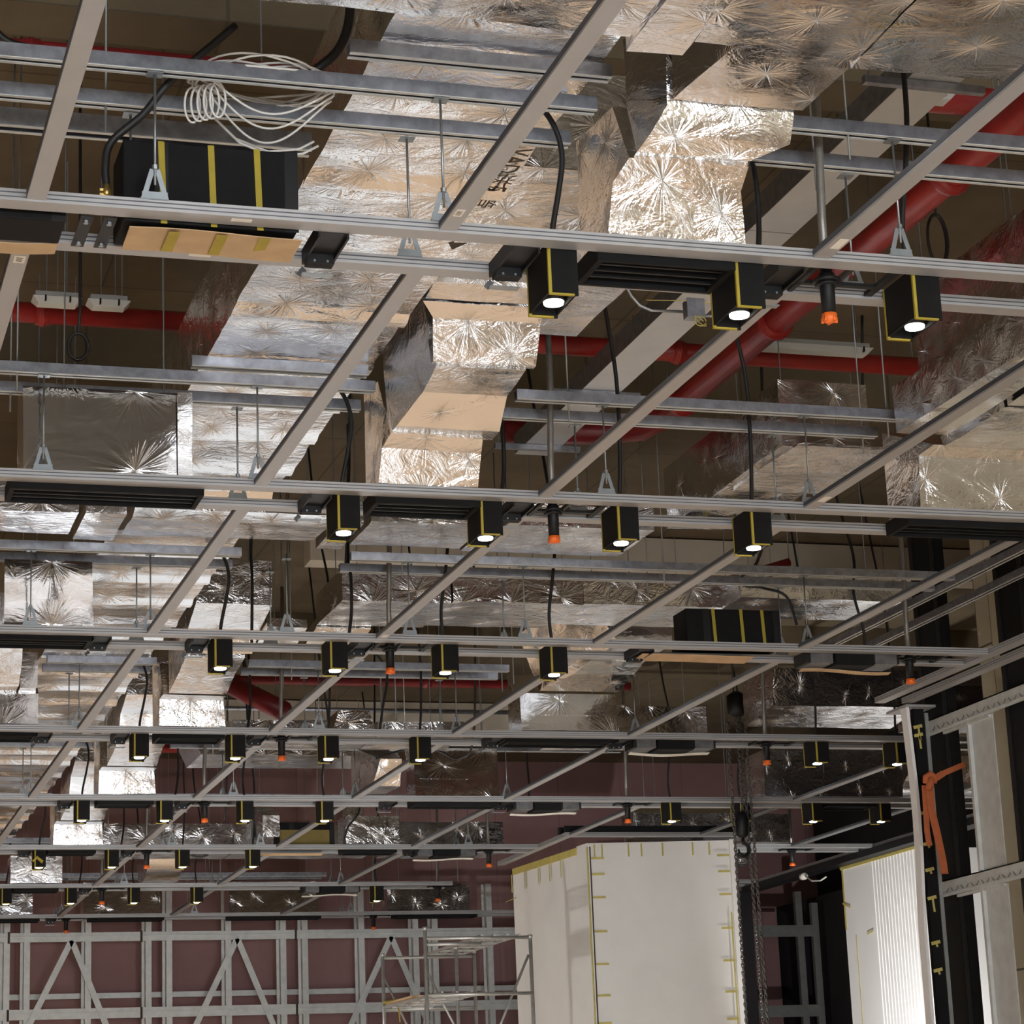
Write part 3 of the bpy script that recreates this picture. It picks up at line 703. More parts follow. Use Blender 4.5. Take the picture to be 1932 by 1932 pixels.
PG = 'foil plenums over the slot diffusers'
def plenum(label, polys, m='foil_dark'): return duct(label, polys, m, 'plenum', 'plenum_box', .006, PG, 'foil_cover')
plenum('large dark foil plenum at left above the second rail pair, star crease on its face', [fbox(1.41, 2.41, 14.09, 14.45, 5.65, 6.2, .045), fbox(2.33, 2.42, 14.07, 14.085, 5.66, 6.19, .045)])
plenum('dark foil plenum at the left edge above the third rail pair', [fbox(1.715, 2.39, 18.38, 18.75, 5.65, 6.2, .09)])
plenum('crinkled stepped foil plenum at the left edge above the fourth rail pair', [
    [(1.0, 2.42, 22.95, 5.65), (1.0, 2.42, 22.5, 5.65), (1.0, 2.42, 22.51, 5.93), (1.0, 2.42, 22.75, 6.2), (1.0, 2.42, 22.95, 6.2)],
    ('foil_crumpled', [(1.0, 2.22, 22.6, 5.96), (1.0, 2.22, 22.3, 5.97), (1.0, 2.2, 21.8, 6.12), (1.0, 2.15, 21.3, 6.2), (1.0, 2.15, 21.3, 6.6), (1.0, 2.2, 22.6, 6.6)]), fbox(2.24, 2.4, 22.4, 22.6, 5.96, 6.3)])
plenum('dark foil plenum with sloping beige neck, centre right above the fourth rail pair', [
    [(7.1, 8.11, 22.95, 5.65), (7.1, 8.11, 22.5, 5.65), (7.1, 8.11, 22.53, 6.02), (7.1, 8.11, 22.9, 6.28)],
    ('foil_smooth', [(7.3, 8.12, 22.5, 6.04), (7.55, 8.17, 22.16, 6.15), (7.6, 8.15, 21.8, 6.2), (7.6, 8.15, 21.0, 6.22), (7.3, 8.15, 21.0, 6.7), (7.1, 8.12, 22.5, 6.6)])])
plenum('square dark foil plenum above the fifth rail pair, centre', [fbox(7.17, 8.17, 26.85, 27.25, 5.65, 6.215, .045)])
plenum('small light foil plenum above the sixth rail pair, centre', [('foil_crumpled', fbox(7.33, 8.05, 31.05, 31.5, 5.65, 6.02)), fbox(7.33, 7.6, 31.2, 31.6, 6.02, 6.35)])
plenum('shiny foil plenum at the right edge above the second rail pair', [
    ('foil_crumpled', [(7.25, 9.2, 14.5, 5.65), (7.25, 9.2, 14.03, 5.65), (7.27, 9.2, 14.03, 6.0), (7.35, 9.2, 13.95, 6.06), (7.25, 9.2, 14.5, 6.3)]),
    ('foil_crumpled', [(7.42, 9.0, 13.95, 6.05), (7.45, 9.0, 13.75, 6.06), (7.55, 9.0, 13.4, 6.14), (7.55, 9.0, 13.4, 6.5), (7.3, 9.0, 13.95, 6.55)]),
    ('foil_smooth', [(7.6, 9.0, 13.38, 6.17), (7.62, 9.0, 13.0, 6.2), (7.62, 9.0, 12.92, 6.42), (7.6, 9.0, 12.5, 6.5), (7.6, 9.0, 12.5, 7.0), (7.6, 9.0, 13.38, 7.0)])])
plenum('wide crumpled foil plenum beside the chain, above the fifth rail pair', [('foil_crumpled', fbox(11.45, 12.2, 26.75, 27.3, 5.65, 6.2, -.05)), ('foil_crumpled', fbox(12.21, 13.25, 26.74, 27.3, 5.65, 6.26, -.08)), ('foil_crumpled', [(13.3, 15.0, 27.3, 5.7), (13.3, 15.0, 26.9, 5.75), (13.3, 15.0, 26.4, 6.1), (13.3, 15.0, 26.6, 6.4), (13.3, 15.0, 27.3, 6.4)])])
plenum('low crumpled foil plenum behind the chain, above the sixth rail pair', [('foil_crumpled', [(11.3, 12.9, 31.4, 5.7), (11.3, 12.9, 31.0, 5.72), (11.3, 12.9, 30.96, 6.05), (11.3, 12.9, 31.4, 6.2)]), ('foil_crumpled', fbox(13.0, 13.6, 31.0, 31.5, 5.66, 6.05))])
plenum('pale foil face at the far end above the farthest rails, left of three', [fbox(5.03, 6.27, 39.75, 40.2, 5.66, 6.17, .045)], 'foil_smooth')
plenum('pale foil face at the far end above the farthest rails, middle of three', [fbox(7.4, 8.88, 39.75, 40.2, 5.66, 6.17, .045)], 'foil_smooth')
plenum('pale foil face at the far end above the farthest rails, right of three', [fbox(10.07, 11.5, 39.75, 40.2, 5.66, 6.08)], 'foil_smooth')
plenum('pale foil box above the farthest rails at the left edge', [fbox(3.42, 4.22, 39.75, 40.2, 5.66, 6.1)], 'foil_smooth')
plenum('beige foil box above the seventh rail pair at left', [fbox(3.44, 4.17, 35.38, 35.8, 5.66, 6.05)], 'foil_torn')
plenum('foil stub with beige cut end above the seventh rail pair', [('foil_crumpled', [(5.36, 5.86, 36.1, 5.7), (5.36, 5.86, 35.5, 5.7), (5.36, 5.86, 35.1, 5.86), (5.36, 5.86, 34.9, 6.07), (5.36, 5.86, 36.1, 6.2)])])
plenum('torn foil neck beside the olive board unit above the sixth rail pair', [('foil_crumpled', [(6.15, 6.45, 31.8, 5.8), (6.2, 6.42, 30.9, 5.72), (6.2, 6.42, 30.9, 6.0), (6.15, 6.45, 31.8, 6.3)])])
plenum('hanging foil hood left of the square plenum, fifth rail pair', [('foil_crumpled', [(6.55, 6.95, 27.4, 5.75), (6.6, 6.92, 26.6, 5.72), (6.65, 6.9, 26.4, 6.0), (6.55, 6.95, 27.4, 6.3)])])

duct('beige foil cross duct below the second rail pair, left part', [fbox(-1.2, 2.15, 17.43, 18.05, 6.31, 6.6), ('foil_crumpled', [(2.2, 2.5, 18.2, 6.31), (2.2, 2.5, 17.4, 6.30), (2.2, 2.5, 17.4, 6.38), (2.2, 2.5, 18.2, 6.38)])], 'foil')
duct('foil cross duct passing under the wide duct, middle part with a dark slot', [[(2.55, 4.05, 18.08, 6.33), (2.55, 4.05, 17.45, 6.29), (2.55, 4.05, 17.3, 6.33), (2.55, 4.05, 17.3, 6.385), (2.55, 4.05, 18.08, 6.385)]], 'foil')
duct('silver cross duct behind the second and third downlight, right part', [[(4.1, 4.3, 18.2, 6.3), (4.1, 4.3, 17.4, 6.3), (4.1, 4.3, 17.4, 6.6), (4.1, 4.3, 18.2, 6.6)], fbox(4.36, 5.25, 17.4, 18.12, 6.32, 6.6), fbox(5.27, 6.62, 17.3, 18.15, 6.31, 6.58)], 'foil')
duct('dark fronted cross duct with bright underside behind the third rail pair', [fbox(4.72, 5.7, 19.95, 20.95, 6.3, 6.58), fbox(5.71, 6.9, 19.9, 20.9, 6.31, 6.6), fbox(6.92, 8.6, 19.95, 20.8, 6.33, 6.6)], 'foil')
for k, (xa, xb, lb) in enumerate(((4.25, 4.62, 'left of two tilted bright foil flaps behind the third rail pair'), (4.7, 5.2, 'right of two tilted bright foil flaps behind the third rail pair'))):
    duct(lb, [[(xa, xb, 21.4, 6.2), (xa + .02, xb + .02, 20.98, 6.28), (xa + .02, xb + .02, 20.98, 6.36), (xa, xb, 21.4, 6.3)]], 'foil_smooth', name='foil_flap', cat='flap', group=None)
duct('low grey foil cross duct behind the fourth rail pair', [fbox(4.6, 5.6, 24.4, 25.2, 5.9, 6.06), [(5.62, 6.1, 25.2, 5.9), (5.62, 6.1, 24.35, 5.9), (5.7, 6.02, 24.35, 6.17), (5.7, 6.02, 25.2, 6.17)], fbox(6.12, 7.06, 24.4, 25.2, 5.9, 6.06)], 'foil')
duct('bright foil cross duct with tapered end behind the fifth rail pair', [[(5.0, 5.5, 29.6, 6.4), (5.0, 5.55, 28.6, 6.4), (4.8, 5.5, 28.6, 6.8), (4.8, 5.5, 29.6, 6.8)], fbox(5.52, 7.45, 28.6, 29.6, 6.4, 6.75)], 'foil_smooth')
duct('long dull grey foil cross duct before the sixth rail pair', [fbox(4.3, 6.2, 33.0, 33.8, 5.8, 6.18), fbox(6.22, 8.2, 33.05, 33.8, 5.8, 6.18)], 'foil_smooth')
duct('grey foil cross duct left of the white column, sixth bay', [fbox(8.3, 9.95, 32.6, 33.4, 5.75, 6.15)], 'foil_smooth')
duct('dark sided foil duct right of the red pipe, with pale torn underside', [fbox(6.68, 7.35, 14.9, 17.2, 6.3, 6.78), ('foil_torn', [(6.74, 7.5, 15.95, 6.27), (6.7, 7.5, 15.3, 6.25), (6.75, 7.45, 14.8, 6.28), (6.75, 7.45, 14.8, 6.3), (6.74, 7.5, 15.95, 6.3)])], 'foil_smooth')
duct('foil duct with bright lower lip at the right edge, first bay', [fbox(7.05, 7.4, 11.3, 13.9, 6.1, 6.42), fbox(7.26, 7.57, 10.6, 13.9, 6.45, 7.1)], 'foil_smooth')
duct('crumpled silver duct behind the hoist chain, fifth bay', [('foil_crumpled', [(10.6, 12.4, 25.2, 6.2), (10.6, 12.4, 24.4, 6.3), (10.6, 12.4, 24.3, 6.7), (10.6, 12.4, 25.2, 6.7)]), fbox(12.5, 14.6, 24.6, 25.2, 6.15, 6.6)], 'foil_crumpled')
duct('silver duct at the far right beyond the white column', [('foil_crumpled', fbox(12.7, 14.3, 34.2, 34.8, 5.75, 6.25)), ('foil_smooth', fbox(12.6, 14.4, 36.6, 37.2, 5.6, 6.1))], 'foil_crumpled')
duct('grey foil duct over the fifth bay, centre right', [fbox(8.5, 10.3, 25.6, 26.3, 6.1, 6.5)], 'foil_smooth')
duct('grey foil duct above the black wrapped unit, third bay right', [fbox(8.2, 9.75, 19.4, 20.2, 6.3, 6.55)], 'foil_smooth')

# lettering sprayed on the underside of the wide duct
def lettering(txt, loc, size, par, name='lettering'):
    c = bpy.data.curves.new(name, 'FONT'); c.body = txt; c.size = size; c.extrude = .0006; c.space_character = 1.02
    o = bpy.data.objects.new(name, c); col.objects.link(o); c.materials.append(M['ink'])
    me = bpy.data.meshes.new_from_object(o.evaluated_get(bpy.context.evaluated_depsgraph_get())); bpy.data.objects.remove(o)
    o = bpy.data.objects.new(name, me); col.objects.link(o); o.parent = par
    if not me.materials: me.materials.append(M['ink'])
    return o
wide = [o for o in col.objects if o.get('label', '').startswith('wide silver foil duct')][0]
tx = lettering('VAD送风管', (0, 0, 0), .155, wide)
mt = Matrix(((0, 1, 0), (1, 0, 0), (0, 0, -1))).to_4x4(); mt.translation = Vector((3.395, 10.52, 6.376)) - Vector(wide.location); tx.matrix_local = mt
a_ = MB(); a_.quad([(3.42, 11.80, 6.372), (3.53, 11.78, 6.372), (3.47, 11.90, 6.372)]); a_.quad([(3.42, 11.80, 6.3715), (3.45, 11.76, 6.3715), (3.45, 11.86, 6.3715)])
shift(a_, wide.location); a_.build('arrow_mark', 'ink', wide)
# ------------------------------------------------------------------ black wrapped units in the rail pairs
def wrapped(name, label, x0, x1, y0, y1, z0, z1, tapes, group='black wrapped units', flange=False):
    t = empty(name, label, 'unit', (x0, y0, z0), group); L_, D, H = x1 - x0, y1 - y0, z1 - z0
    mb = MB(); mb.box(0, L_, 0, D, 0, H)
    if flange: mb.box(-.03, L_ + .03, -.02, D, 0, .03)
    mb.build('foam_body', 'black', t, bevel=.008)
    for x in tapes:
        q = MB(); a = .028
        q.hexa([(x, -.0025, -.002), (x + a, -.0025, -.002), (x + a, .0, -.002), (x, .0, -.002), (x - .012, -.0025, H), (x + a - .012, -.0025, H), (x + a - .012, .0, H), (x - .012, .0, H)])
        q.box(x - .012, x + a - .012, -.0025, D, H, H + .002); q.build('tape_strip', 'yellow', t)
    for x in (.18 * L_, .93 * L_):
        q = MB(); q.box(x, x + .06, -.0018, 0, .0, H); q.build('foam_seam', 'black_metal', t)
    return t
a1 = wrapped('wrapped_unit', 'big black wrapped unit with three yellow tapes, left at the nearest rail pair', 1.40, 2.17, 9.87, 10.17, 5.585, 5.965, (.165, .385, .59))
c1 = wrapped('wrapped_unit', 'black wrapped unit with yellow tapes right of centre at the third rail pair', 7.28, 8.12, 18.42, 18.72, 5.64, 5.955, (.24, .49, .68), flange=True)
c2 = wrapped('wrapped_unit', 'dark olive and black wrapped unit above the sixth rail pair', 6.48, 7.2, 31.2, 31.6, 5.65, 5.95, ())
q = MB(); q.box(.0, .66, -.012, 0, .0, .2); q.build('olive_board', 'card_old', c2)
wrapped('wrapped_unit', 'black wrapped unit cut by the left edge at the nearest rail pair', .3, 1.16, 9.9, 10.17, 5.57, 5.70, ())
def bent_strip(x0, x1, y, z, d, amp, mt_, label, cat, yy=None, ph=0.):
    n = 14; mb = MB(); top = []
    for i in range(n + 1):
        u = i / n; top.append((x0 + (x1 - x0) * u, amp * math.sin(u * 5.2 + ph)))
    for i in range(n):
        (xa, za), (xb, zb) = top[i], top[i + 1]
        mb.hexa([(xa, y, z + za), (xb, y, z + zb), (xb, y + d, z + zb - .01), (xa, y + d, z + za - .01), (xa, y, z + za + .005), (xb, y, z + zb + .005), (xb, y + d, z + zb - .005), (xa, y + d, z + za - .005)])
    return tag(mb.build('cardboard_strip', mt_), label, cat)
o = bent_strip(1.43, 2.19, 9.87, 5.555, .25, .006, 'card', 'brown cardboard sheet under the big black wrapped unit', 'cardboard')
for x in (1.60, 1.81, 2.0):
    q = MB(); q.box(x, x + .05, 9.868, 10.1, 5.5445, 5.5465); q.build('tape_strip', 'yellow', o)
bent_strip(.5, 1.155, 10.17, 5.57, .1, .012, 'card', 'cardboard strip below the far rail at the left edge', 'cardboard', ph=1.2)
# two dark straps with bolts between the left units
for x, lb in ((1.22, 'left dark strap with bolts across the nearest rail pair'), (1.32, 'right dark strap with bolts across the nearest rail pair')):
    t = empty('gap_strap', lb, 'bracket', (x, 9.86, 5.585), 'dark straps across the nearest rail pair')
    mb = MB(); mb.box(0, .055, 0, .36, 0, .006); mb.build('strap', 'black_metal', t)
    for y in (.05, .31):
        mb = MB(); mb.lathe((.027, y, -.012), [(.013, 0), (.013, .012)], 6); mb.build('bolt', 'zinc', t)
UN = 'wrapped fan units with a cardboard strip below'
for k, (xa, xb, lb) in {2: (8.38, 9.17, 'third rail pair'), 3: (8.36, 9.18, 'fourth rail pair'), 4: (8.4, 9.17, 'fifth rail pair'), 5: (8.34, 9.13, 'sixth rail pair'), 6: (7.75, 8.55, 'seventh rail pair')}.items():
    y = ROWS[k]; t = empty('fan_unit', f'black unit with grey wrapped ends in the gap of the {lb}', 'unit', (xa, y + .12, RZ - .03), UN); L_ = xb - xa
    mb = MB(); mb.box(.22, L_ - .22, 0, .3, -.07, .05); mb.build('core', 'black', t)
    for s in (0, L_ - .2):
        mb = MB(); mb.box(s, s + .2, .01, .31, -.055, .05); mb.build('grey_wrap', 'grey_film', t)
        mb = MB(); mb.box(s + (.16 if s else -.03), s + (.23 if s else .04), .03, .3, -.05, .05); mb.build('end_bracket', 'black_metal', t)
    bent_strip(xa - .02, xb + .02, y + .30, RZ - .115, .06, .012, 'card' if k < 3 else 'paper', f'wavy pale cardboard strip hanging below the fan unit of the {lb}', 'cardboard', ph=(.5, 2.6, 3.4, 3.6, 4.4)[k - 2])
bent_strip(6.1, 7.1, ROWS[5] + .3, RZ - .035, .15, .0, 'card', 'flat cardboard sheet under the olive board unit', 'cardboard')
bent_strip(6.9, 7.9, ROWS[2] + .2, RZ - .03, .24, .003, 'card', 'cardboard sheet below the black unit with three tapes, third rail pair', 'cardboard')

# ------------------------------------------------------------------ cable tray, pipes, battens up in the ceiling void
t = empty('cable_tray', 'pale galvanised cable tray running away between the red pipe and the foil ducts', 'tray', (5.62, 8.4, 7.0))
mb = MB(); mb.box(0, .3, 0, 4.4, 0, .004); mb.box(0, .3, 4.41, 9.3, 0, .004); mb.build('tray_floor', 'tray', t)
for x in (0, .296):
    mb = MB(); mb.box(x, x + .004, 0, 9.3, .004, .16); mb.build('tray_side', 'galv', t)
for y in (2.2, 5.0, 7.6, 9.0):
    mb = MB(); mb.box(-.25, .45, y, y + .041, -.045, -.003); mb.build('tray_bearer', 'galv', t)
    mb = MB(); mb.tube([(-.22, y + .02, -.05), (-.22, y + .02, CE - 7.36)], .005, 5); mb.build('tray_rod', 'zinc', t)
mb = MB(); mb.tube([(.1, 0, .03), (.1, 9.3, .03)], .025, 8); mb.tube([(.18, 0, .02), (.18, 9.3, .02)], .018, 8); mb.build('cable_bundle', 'cable', t)
def pipe(name, path, r, m, label, group=None, couplings=()):
    t = empty(name, label, 'pipe', path[0], group); P = [Vector(p) - Vector(path[0]) for p in path]
    mb = MB(); mb.tube(P, r, 16); mb.build('pipe_run', m, t, True)
    for u in (.12, .88):
        c = (P[0].lerp(P[1], u) if len(P) == 2 else P[0 if u < .5 else -1]) ; q = MB(); q.tube([(c.x, c.y, c.z), (c.x, c.y, CE - path[0][2])], .005, 5); q.build('pipe_hanger', 'zinc', t)
    for (i, u) in couplings:
        a, b_ = P[i], P[i + 1]; c = a.lerp(b_, u); d = (b_ - a).normalized()
        q = MB(); q.tube([c - d * .05, c + d * .05], r * 1.18, 16); q.tube([c - d * .012, c + d * .012], r * 1.32, 16); q.build('coupling', m, t, True)
    return t
RG = 'red sprinkler pipes'
p1 = pipe('fire_pipe', [(6.8, 7.5, 7.3), (6.8, 17.3, 7.3)], .105, 'red', 'thick red pipe running away from the camera at right', RG, [(0, .5), (0, .78), (0, .97)])
q = MB(); q.tube([(0, 3.7, 0), (.2, 3.7, .0), (.3, 3.7, -.02)], .025, 8); q.build('outlet', 'red', p1, True)
q = MB(); q.lathe((.3, 3.7, -.06), [(.01, 0), (.025, .01), (.02, .05)], 8); q.build('sprinkler_head', 'brass', p1, True)
pipe('fire_pipe', [(6.8, 17.3, 7.28), (6.72, 17.75, 7.28), (6.4, 17.9, 7.28), (5.6, 17.9, 7.25)], .1, 'red_dark', 'dark red pipe elbow at the end of the thick red pipe', RG)
pipe('fire_pipe', [(-1.5, 12.45, 7.6), (3.1, 12.45, 7.6)], .045, 'red_dark', 'thin dark red pipe across the top left corner', RG, [(0, .6)])
pipe('fire_pipe', [(-1.5, 16.75, 7.6), (2.9, 16.75, 7.6)], .075, 'red', 'red pipe crossing at left before the second rail pair', RG, [(0, .75)])
pipe('fire_pipe', [(5.0, 16.75, 7.6), (9.2, 16.75, 7.6)], .075, 'red', 'red pipe crossing behind the cable tray and meeting the thick red pipe', RG, [(0, .4)])
pipe('fire_pipe', [(6.6, 12.2, 7.7), (8.5, 12.2, 7.7)], .09, 'red', 'short red pipe crossing behind the batten light', RG)
pipe('fire_pipe', [(5.4, 30, 7.6), (11.0, 30, 7.6)], .06, 'red_dark', 'dark red pipe crossing above the fourth rail pair', RG, [(0, .5)])
pipe('fire_pipe', [(6.0, 22.6, 7.2), (10.8, 22.6, 7.15)], .075, 'red_dark', 'dark red pipe behind the third rail pair at right', RG, [(0, .5), (0, .8)])
pipe('fire_pipe', [(7.75, 21.0, 6.8), (7.78, 21.0, 6.65), (7.9, 21.0, 6.62), (8.3, 21.0, 6.66), (8.75, 21.0, 6.85), (9.4, 21.0, 7.05)], .04, 'red_dark', 'hooked dark red branch pipe with flexible end, right of centre', RG)
pipe('fire_pipe', [(4.75, 26.0, 6.8), (5.3, 25.2, 6.3)], .11, 'red_dark', 'slanting thick red pipe left of the third sprinkler', RG)
pipe('fire_pipe', [(5.0, 33.5, 7.3), (8.2, 33.5, 7.3)], .06, 'red', 'red pipe crossing above the fifth rail pair', RG)
pipe('conduit', [(4.0, 32.0, 7.6), (11.0, 32.0, 7.6)], .03, 'galv', 'thin galvanised conduit beside the dark red crossing pipe', None)
def batten(x, y, z, ln, label):
    t = empty('batten_light', label, 'light', (x, y, z), 'batten lights in the ceiling void')
    mb = MB(); mb.box(.02, ln - .02, -.05, .05, .035, .09); mb.build('body', 'tray', t)
    mb = MB(); mb.hexa([(.04, -.05, 0), (ln - .04, -.05, 0), (ln - .04, .05, 0), (.04, .05, 0), (0, -.08, .045), (ln, -.08, .045), (ln, .08, .045), (0, .08, .045)]); mb.build('clear_cover', 'batten', t)
    for xx in (.08, ln - .09):
        mb = MB(); mb.box(xx, xx + .012, -.085, .085, .01, .05); mb.build('clip', 'black_metal', t)
    for xx in (.1, ln - .1):
        mb = MB(); mb.tube([(xx, 0, .09), (xx, 0, CE - z)], .005, 6); mb.build('hanging_wire', 'zinc', t)
batten(6.12, 11.85, 7.5, .44, 'white batten light above the right end of the nearest struts')
batten(7.1, 16.3, 7.5, 1.0, 'long pale batten under the red pipe at right')
batten(1.68, 16.3, 7.5, .34, 'left short batten under the red pipe at left')
batten(2.06, 16.3, 7.5, .3, 'right short batten under the red pipe at left')
batten(5.4, 12.2, 7.5, .25, 'small batten light near the bend of the foil branch')
# grey bracket arm close to the camera at the top right
t = empty('bracket_arm', 'grey bracket arm with a bolt beside the top right bar', 'bracket', (5.55, 8.9, 5.93))
mb = MB(); mb.beam((0, 0, 0), (.08, -.9, 0), .041, .041); mb.build('arm', 'galv', t)
mb = MB(); mb.tube([(.0, .03, -.09), (.0, .03, .05)], .009, 8); mb.build('bolt', 'zinc', t)

# coiled white cable over the nearest struts
def coil(label):
    mb = MB(); rr = random.Random(11); cx, cy = 2.03, 9.93
    for k in range(6):
        a0, rx, ry = rr.uniform(-.1, .1), .31 + rr.uniform(-.03, .03), .21 + rr.uniform(-.03, .03); pts = []
        dz = rr.uniform(0, .03)
        for i in range(37):
            th = 2 * PI * i / 36; x = cx + rx * math.cos(th + a0) + rr.uniform(-.003, .003); yy = cy + ry * math.sin(th + a0)
            z = 6.30 + dz + .03 * math.cos(th * 2 + k)
            pts.append((x, yy, z))
        mb.tube(pts, .0055, 6, False)
    for k in range(3):                                   # the lower loops sag between and below the struts
        pts = []
        for i in range(25):
            u = i / 24; x = 1.78 + .58 * u; yy = 9.85 + .06 * k + .1 * math.sin(u * PI); z = 6.28 - (.10 + .045 * k) * math.sin(u * PI) ** 1.2
            pts.append((x, yy, z))
        mb.tube(pts, .0055, 6, False)
    for k in range(5):                                   # small tied loops at the left end
        pts = [(1.72 + .025 * k + .035 * math.cos(a), 9.95 - .02 * k, 6.19 + .085 * math.sin(a)) for a in [2 * PI * i / 18 for i in range(19)]]
        mb.tube(pts, .0055, 6, False)
    pts = [(1.85, 10.13, 6.22), (1.95, 10.14, 6.13), (2.1, 10.14, 6.08), (2.24, 10.13, 6.10), (2.31, 10.12, 6.14)]
    mb.tube(pts, .006, 6); mb.tube([(a + .02, b_, c - .02) for a, b_, c in pts], .006, 6)
    return tag(mb.build('cable_coil', 'white_cable', None, True), label, 'cable')
coil('coil of white cable draped over the nearest struts, top left')
cable([(1.9, 9.85, 6.55), (1.62, 9.9, 6.28), (1.50, 9.93, 6.12), (1.36, 9.95, 5.98), (1.335, 9.95, 5.86), (1.34, 9.95, 5.78)], .018, 'black cable hanging down to a brass fitting left of the wrapped unit', group=None)
t = empty('cable_gland', 'small brass fitting at the end of the black cable left of the wrapped unit', 'fitting', (1.34, 9.95, 5.72))
mb = MB(); mb.lathe((0, 0, 0), [(.012, 0), (.02, .01), (.02, .03), (.012, .04), (.012, .06)], 8); mb.build('gland', 'brass', t, True)
mb = MB(); mb.box(-.03, .0, -.012, .012, .0, .012); mb.box(-.03, 0, -.012, .012, .022, .034); mb.build('pin', 'brass', t)
cable([(2.38, 9.8, 7.2), (2.42, 9.8, 6.75), (2.38, 9.82, 6.5), (2.25, 9.85, 6.36), (2.1, 9.9, 6.30)], .022, 'thick dark cable running up from the white coil', group=None)
cable([(1.02, 12.3, 8.5), (1.03, 12.3, 7.75), (1.06, 12.32, 7.62), (1.2, 12.33, 7.55), (1.6, 12.3, 7.52), (2.2, 12.3, 7.5), (3.0, 12.3, 7.55)], .02, 'dark cable hanging along the thin red pipe, top left corner', group=None)
def loop(c, r1, r2, label):
    mb = MB()
    for k in range(2): mb.tube([(c[0] + (r1 - .006 * k) * math.cos(a), c[1] + .01 * k, c[2] + r2 * math.sin(a)) for a in [2 * PI * i / 24 for i in range(25)]], .010, 6, False)
    mb.tube([(c[0], c[1], c[2] + r2), (c[0] + .01, c[1], c[2] + r2 + .15), (c[0], c[1], CE)], .010, 6)
    tag(mb.build('cable_loop', 'cable', None, True), label, 'cable', 'coiled black cables hanging from the ceiling')
loop((1.72, 14.0, 6.42), .06, .085, 'small coiled black cable hanging at left before the second rail pair')
loop((7.0, 13.0, 7.12), .07, .17, 'coiled black cable hanging at the right edge above the downlight')
for k, (p, lb) in enumerate(((((3.72, 18.9, 5.66), (3.74, 18.95, 6.2), (3.75, 19, 6.6)), 'black cable between the beige cross duct and the third rail pair'),
      (((5.76, 22.9, 5.66), (5.8, 22.9, 5.9), (5.85, 22.9, 6.3), (5.6, 22.9, 6.6), (5.3, 22.9, 6.9)), 'black cable bending left above the fourth rail pair'),
      (((8.4, 18.7, 5.9), (8.32, 18.7, 6.15), (8.1, 18.7, 6.22), (7.9, 18.7, 6.28)), 'black cable lying from the wrapped unit over the struts, third rail pair'),
      (((9.1, 18.9, 5.64), (9.12, 18.9, 5.9), (9.05, 18.9, 6.25), (9.1, 18.95, 6.6), (9.0, 19, 7.3)), 'black cable dropping beside the fan unit at the third rail pair'),
      (((6.6, 26.4, 6.0), (7.0, 26.4, 6.12), (7.3, 26.4, 6.1), (7.55, 26.3, 6.0)), 'thin black cable arching over the fifth rail pair'),
      (((5.55, 33.4, 5.95), (5.7, 33.4, 5.8), (5.95, 33.4, 5.82), (6.05, 33.4, 6.1)), 'black cable hanging in a bow at the sixth rail pair'),
      (((7.2, 30.6, 5.62), (7.25, 30.6, 5.8), (7.4, 30.6, 6.0), (7.45, 30.6, 6.3)), 'black cable slanting up behind the small foil plenum'),
      (((8.85, 28.0, 5.68), (8.9, 28.0, 5.9), (8.9, 28.0, 6.4)), 'black cable dropping to the fan unit at the fifth rail pair'))):
    cable(list(p) + [(p[-1][0] + .04, p[-1][1] - .5, p[-1][2] + .3), (p[-1][0] + .05, p[-1][1] - .7, CE)], .013, lb, group='loose black cables above the rails')

# junction box with conduit below the foil branch
t = empty('junction_box', 'grey junction box with yellow wires, below the cable tray', 'junction box', (5.10, 12.5, 6.345))
mb = MB(); mb.box(-.05, .05, -.04, .04, -.055, .055); mb.box(-.055, .055, -.045, -.04, -.06, .06); mb.build('box', 'galv', t, bevel=.004)
mb = MB(); mb.tube([(.05, 0, -.03), (.25, 0, -.03)], .009, 8); mb.tube([(-.05, 0, -.015), (-.26, 0, -.02), (-.33, 0, .005), (-.38, 0, .06), (-.42, 0, .14), (-.5, .0, .2)], .009, 8); mb.build('conduit', 'zinc', t, True)
mb = MB()
for k in range(2): mb.tube([(.02 + .035 * math.cos(a + k), -.05, -.085 + .03 * math.sin(a)) for a in [2 * PI * i / 16 for i in range(16)]], .003, 5, False)
mb.tube([(-.3, -.03, .03), (-.05, -.04, .04), (.1, -.04, .035), (.3, -.03, .015)], .003, 5); mb.build('yellow_wire', 'tape_pale', t, True)

# ------------------------------------------------------------------ right wall: steel framing, black columns, boards, strap
t = empty('wall_frame', 'galvanised steel stud frame in front of the block wall at right', 'frame', (10.55, 15.0, 0))
for z, y0 in ((5.30, -4), (3.785, -4)):
    mb = MB(); mb.box(0, .012, y0, 5.72, z, z + .15); mb.box(-.012, 0, y0, 5.6, z + .02, z + .032); mb.box(0, .08, y0, 5.72, z + .138, z + .15); mb.build('track', 'steel', t)
    mb = MB()
    for y in range(40): mb.beam((-.004, 1.8 + y * .1, z + .03 + .04 * (y % 2)), (-.004, 1.85 + y * .1, z + .07 - .04 * (y % 2)), .012, .003, (1, 0, 0))
    mb.build('track_punching', 'steel_dark', t)
    mb = MB(); mb.box(.0, .03, 2.7, 3.7, z - .03, z - .004); mb.box(.0, .03, 4.45, 5.35, z - .03, z - .004); mb.build('deflection_strip', 'steel', t)
for y in (1.1, 4.64):
    for z0, z1 in ((.15, 3.78), (3.94, 5.3)):
        mb = MB(); mb.box(.03, .04, y - .21, y + .2, z0, z1); mb.box(-.006, .04, y + .2, y + .24, z0, z1); mb.build('stud', 'steel', t)
mb = MB(); mb.box(.35, .72, 4.5, 4.9, 5.46, 7.2); mb.box(.35, .72, 3.95, 4.02, 5.46, 7.2); mb.build('upper_panel', 'block', t)
